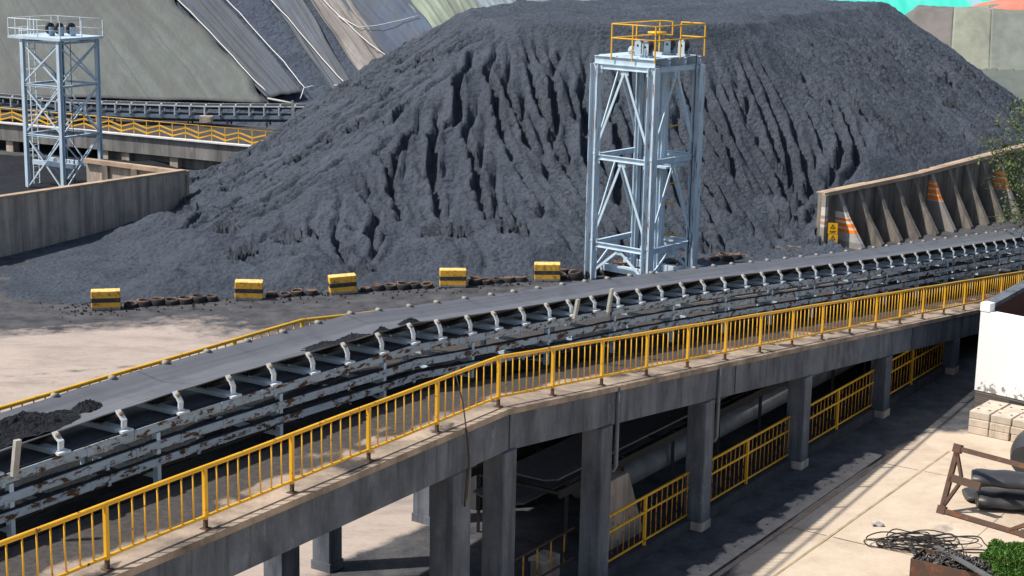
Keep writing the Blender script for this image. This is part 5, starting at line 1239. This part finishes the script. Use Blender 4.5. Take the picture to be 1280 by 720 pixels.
def rope_and_chain():
    blk_ = mat_plain('black_cable', (.03, .028, .028), .6)
    r = random.Random(11)
    m = MB(); c = bp(1150, 683)
    for i in range(13):
        cx = c+np.array([r.uniform(-.5, .6), r.uniform(-.25, .3), 0]); rx, ry = r.uniform(.45, .95), r.uniform(.22, .5); ph = r.uniform(0, 6); rot = r.uniform(-.3, .25)
        pts = []
        for a in np.linspace(0, 6.2832, 30)[:-1]:
            x = rx*math.cos(a)*(1+.12*math.sin(2*a+ph)); y = ry*math.sin(a)*(1+.15*math.sin(3*a+ph))
            pts.append(cx+np.array([x*math.cos(rot)-y*math.sin(rot), x*math.sin(rot)+y*math.cos(rot), .03+.018*i+.03*math.sin(3*a+ph)]))
        m.path(pts, .017, 6, closed=True)
    for q in ([(1140, 690), (1112, 686), (1088, 684), (1080, 677), (1095, 675), (1130, 678)], [(1160, 676), (1195, 672), (1222, 672), (1230, 680), (1238, 690), (1215, 692), (1185, 688)], [(1185, 690), (1215, 688), (1245, 690)], [(1118, 684), (1108, 676), (1120, 668), (1150, 668)]):
        P = [bp(*x)+np.array([0, 0, .03]) for x in q]; pts = []
        for i in range(len(P)-1):
            p0, p1, p2, p3 = P[max(i-1, 0)], P[i], P[i+1], P[min(i+2, len(P)-1)]
            for t in np.linspace(0, 1, 7)[:-1]: pts.append(.5*((2*p1)+(-p0+p2)*t+(2*p0-5*p1+4*p2-p3)*t*t+(-p0+3*p1-3*p2+p3)*t**3))
        m.path(pts+[P[-1]], .016, 6)
    tag(m.build('cable_coil', blk_), 'tangled coil of thin black cable on the pale yard', 'cable')
    # rusty box
    a, b = bp(1137, 728), bp(1240, 752); d = nz(b-a); n = np.array([-d[1], d[0], 0]); 
    bx_ = thing('scrap_box', 'rusty brown steel box full of chain at the bottom edge', 'box', a)
    z1 = .62
    a0, b0 = a, a+d*2.1; n_ = n*.9
    for p, q in ((a0, b0), (b0, b0+n_), (b0+n_, a0+n_), (a0+n_, a0)):
        mm = MB(); mm.bar(p+np.array([0, 0, z1/2]), q+np.array([0, 0, z1/2]), .04, z1); mm.build('side_panel', MAT['rust'], bx_)
    mm = MB(); mm.obox((a0+b0+n_)/2+np.array([0, 0, .25]), d*1.0, n*.42, (0, 0, .02)); mm.build('bottom_panel', MAT['rust'], bx_)
    m = MB(); cc = (a0+b0+n_)/2
    for i in range(330):
        u, v = r.uniform(-1, 1), r.uniform(-1, 1); hgt = .50+.30*(1-u*u)*(1-v*v)+r.uniform(-.08, .05)
        p = cc+d*u*1.0+n*v*.40+np.array([0, 0, hgt]); e1 = nz([r.gauss(0, 1), r.gauss(0, 1), r.gauss(0, .45)]); e2 = nz(np.cross(e1, [r.gauss(0, 1), r.gauss(0, 1), r.gauss(0, 1)]))
        m.path([p+e1*.075*math.cos(t)+e2*.045*math.sin(t) for t in np.linspace(0, 6.2832, 11)[:-1]], .016, 5, closed=True)
    # a run of chain spilling over the left end
    for i in range(16):
        p = a0+n*.3+np.array([0, 0, z1+.04])-d*(.02*i)+np.array([0, 0, -.0]) + n*(.03*i) + np.array([0, 0, .02*math.sin(i)])
        e1 = nz(n+d*.3*(-1)**i); e2 = nz(np.cross(e1, (0, 0, 1) if i % 2 else d)); m.path([p+e1*.07*math.cos(t)+e2*.04*math.sin(t) for t in np.linspace(0, 6.2832, 11)[:-1]], .016, 5, closed=True)
    tag(m.build('chain_pile', mat_plain('chain_steel', (.10, .09, .085), .5, .5, .4)), 'heavy grey steel chain heaped in the rusty box', 'chain')
    m = MB(); m.bar(bp(1170, 683, .70), bp(1238, 722, .95), .15, .05); tag(m.build('steel_strip', mat_plain('grey_strip', (.13, .13, .13), .5)), 'flat grey steel strip lying across the chains', 'strip')
    m = MB(); p = bp(1097, 657); V = []
    for i in range(7):
        for j in range(4): V.append(p+np.array([.055*i-.17, .06*j-.1, .03+.04*math.sin(i*1.3+j)+.01*j]))
    m.add(V, [(i*4+j, (i+1)*4+j, (i+1)*4+j+1, i*4+j+1) for i in range(6) for j in range(3)], True); o = m.build('paper_scrap', mat_plain('grey_paper', (.3, .3, .3))); o.modifiers.new('s', 'SOLIDIFY').thickness = .006
    tag(o, 'small crumpled grey scrap lying alone on the yard', 'litter')
rope_and_chain()

# ------------------------------------------------------------------ bush and tree
def leaf_mat(name, c1, c2):
    m = M_(name, .55, .35); oi = m.t.nodes.new('ShaderNodeNewGeometry').outputs['Random Per Island']
    c = m.mix(oi, c1, c2); m.col(c)
    m.b.inputs['Subsurface Weight'].default_value = .0
    tr = m.t.nodes.new('ShaderNodeBsdfTranslucent'); m.l(c, tr.inputs[0]); mx = m.t.nodes.new('ShaderNodeMixShader'); mx.inputs[0].default_value = .25
    out = m.t.nodes['Material Output']; m.l(m.b.outputs[0], mx.inputs[1]); m.l(tr.outputs[0], mx.inputs[2]); m.l(mx.outputs[0], out.inputs[0]); return m.m
def leaves(C, size, r):
    N = len(C); d = r.normal(size=(N, 3)); d /= np.linalg.norm(d, axis=1)[:, None]; e = np.cross(d, r.normal(size=(N, 3))); e /= np.linalg.norm(e, axis=1)[:, None]
    s_ = size*(.6+.8*r.random(N))[:, None]; nn = np.cross(d, e)
    A = C-d*s_; B = C+e*s_*.45+nn*s_*.12; D = C+d*s_; E = C-e*s_*.45+nn*s_*.12
    V = np.stack([A, B, D, E], 1).reshape(-1, 3); return V, [(4*i, 4*i+1, 4*i+2, 4*i+3) for i in range(N)]
def bush():
    r = np.random.default_rng(4); c = bp(1262, 735)+np.array([0, 0, .45]); root = thing('clipped_bush', 'round clipped bright green bush in the bottom right corner', 'bush', (c[0], c[1], 0))
    d = r.normal(size=(16000, 3)); d /= np.linalg.norm(d, axis=1)[:, None]; d[:, 2] = np.abs(d[:, 2])*1.0-.15
    lum = 1+.14*np.sin(d[:, 0]*7+1)*np.cos(d[:, 1]*6)+.10*np.sin(d[:, 2]*11); rad = (.72+.34*r.random(16000)**.5)*lum
    C = c+d*rad[:, None]*np.array([.84, .84, .72])
    V, Fs = leaves(C, .042, r); m = MB(); m.add(V, Fs); m.build('foliage', leaf_mat('bush_leaf', (.022, .075, .010), (.11, .23, .03)), root)
    m = MB()
    for i in range(7): a = i*.9; m.path([c*np.array([1, 1, 0]), c+np.array([.3*math.cos(a), .3*math.sin(a), 0]), c+np.array([.6*math.cos(a), .6*math.sin(a), .4])], .03, 6, .01)
    m.build('stems', mat_plain('stem_brown', (.09, .06, .04)), root)
bush()
def tree():
    r = np.random.default_rng(8); Yd = 78.
    b = bd(1345, 330, Yd); b[2] = 0
    root = thing('leafy_tree', 'leafy green tree whose branches reach in at the right edge over the wall', 'tree', b)
    m = MB(); top = b+np.array([.3, 0, 7.5]); m.path([b, b+np.array([.15, 0, 2.5]), b+np.array([.05, .1, 5]), top], .24, 10, .07); m.build('trunk', mat_plain('bark', (.10, .075, .055)), root)
    tips = [(1238, 180), (1252, 148), (1228, 196), (1248, 226), (1262, 250), (1270, 138), (1232, 172), (1258, 203), (1250, 268), (1270, 275), (1282, 175), (1290, 215), (1300, 160), (1310, 240), (1320, 190), (1300, 130), (1330, 150), (1350, 170), (1370, 200), (1380, 150), (1360, 240), (1340, 120), (1275, 228)]
    br = MB(); Cs = []
    for i, (x, y) in enumerate(tips):
        e = bd(x, y, Yd+r.uniform(-1.4, 1.4)); s0 = b+np.array([.1, 0, max(2.2, e[2]-2.0-r.random())]); mid = (s0+e)/2+np.array([0, 0, .25]); br.path([s0, mid, e], .06, 6, .012)
        n = 130 if x < 1290 else 420; sg = .34 if x < 1290 else .7
        t_ = r.random(n)**.6; base_ = mid+(e-mid)*t_[:, None]; Cs.append(base_+r.normal(size=(n, 3))*np.array([sg, sg, sg*.62]))
        for q in range(5): e2 = e+r.normal(size=3)*.45; br.path([mid+(e-mid)*.6, e2], .02, 5, .006)
    br.build('branches', mat_plain('bark_branch', (.10, .075, .055)), root)
    V, Fs = leaves(np.concatenate(Cs), .085, r); m = MB(); m.add(V, Fs); m.build('crown', leaf_mat('tree_leaf', (.07, .12, .035), (.15, .21, .07)), root)
tree()
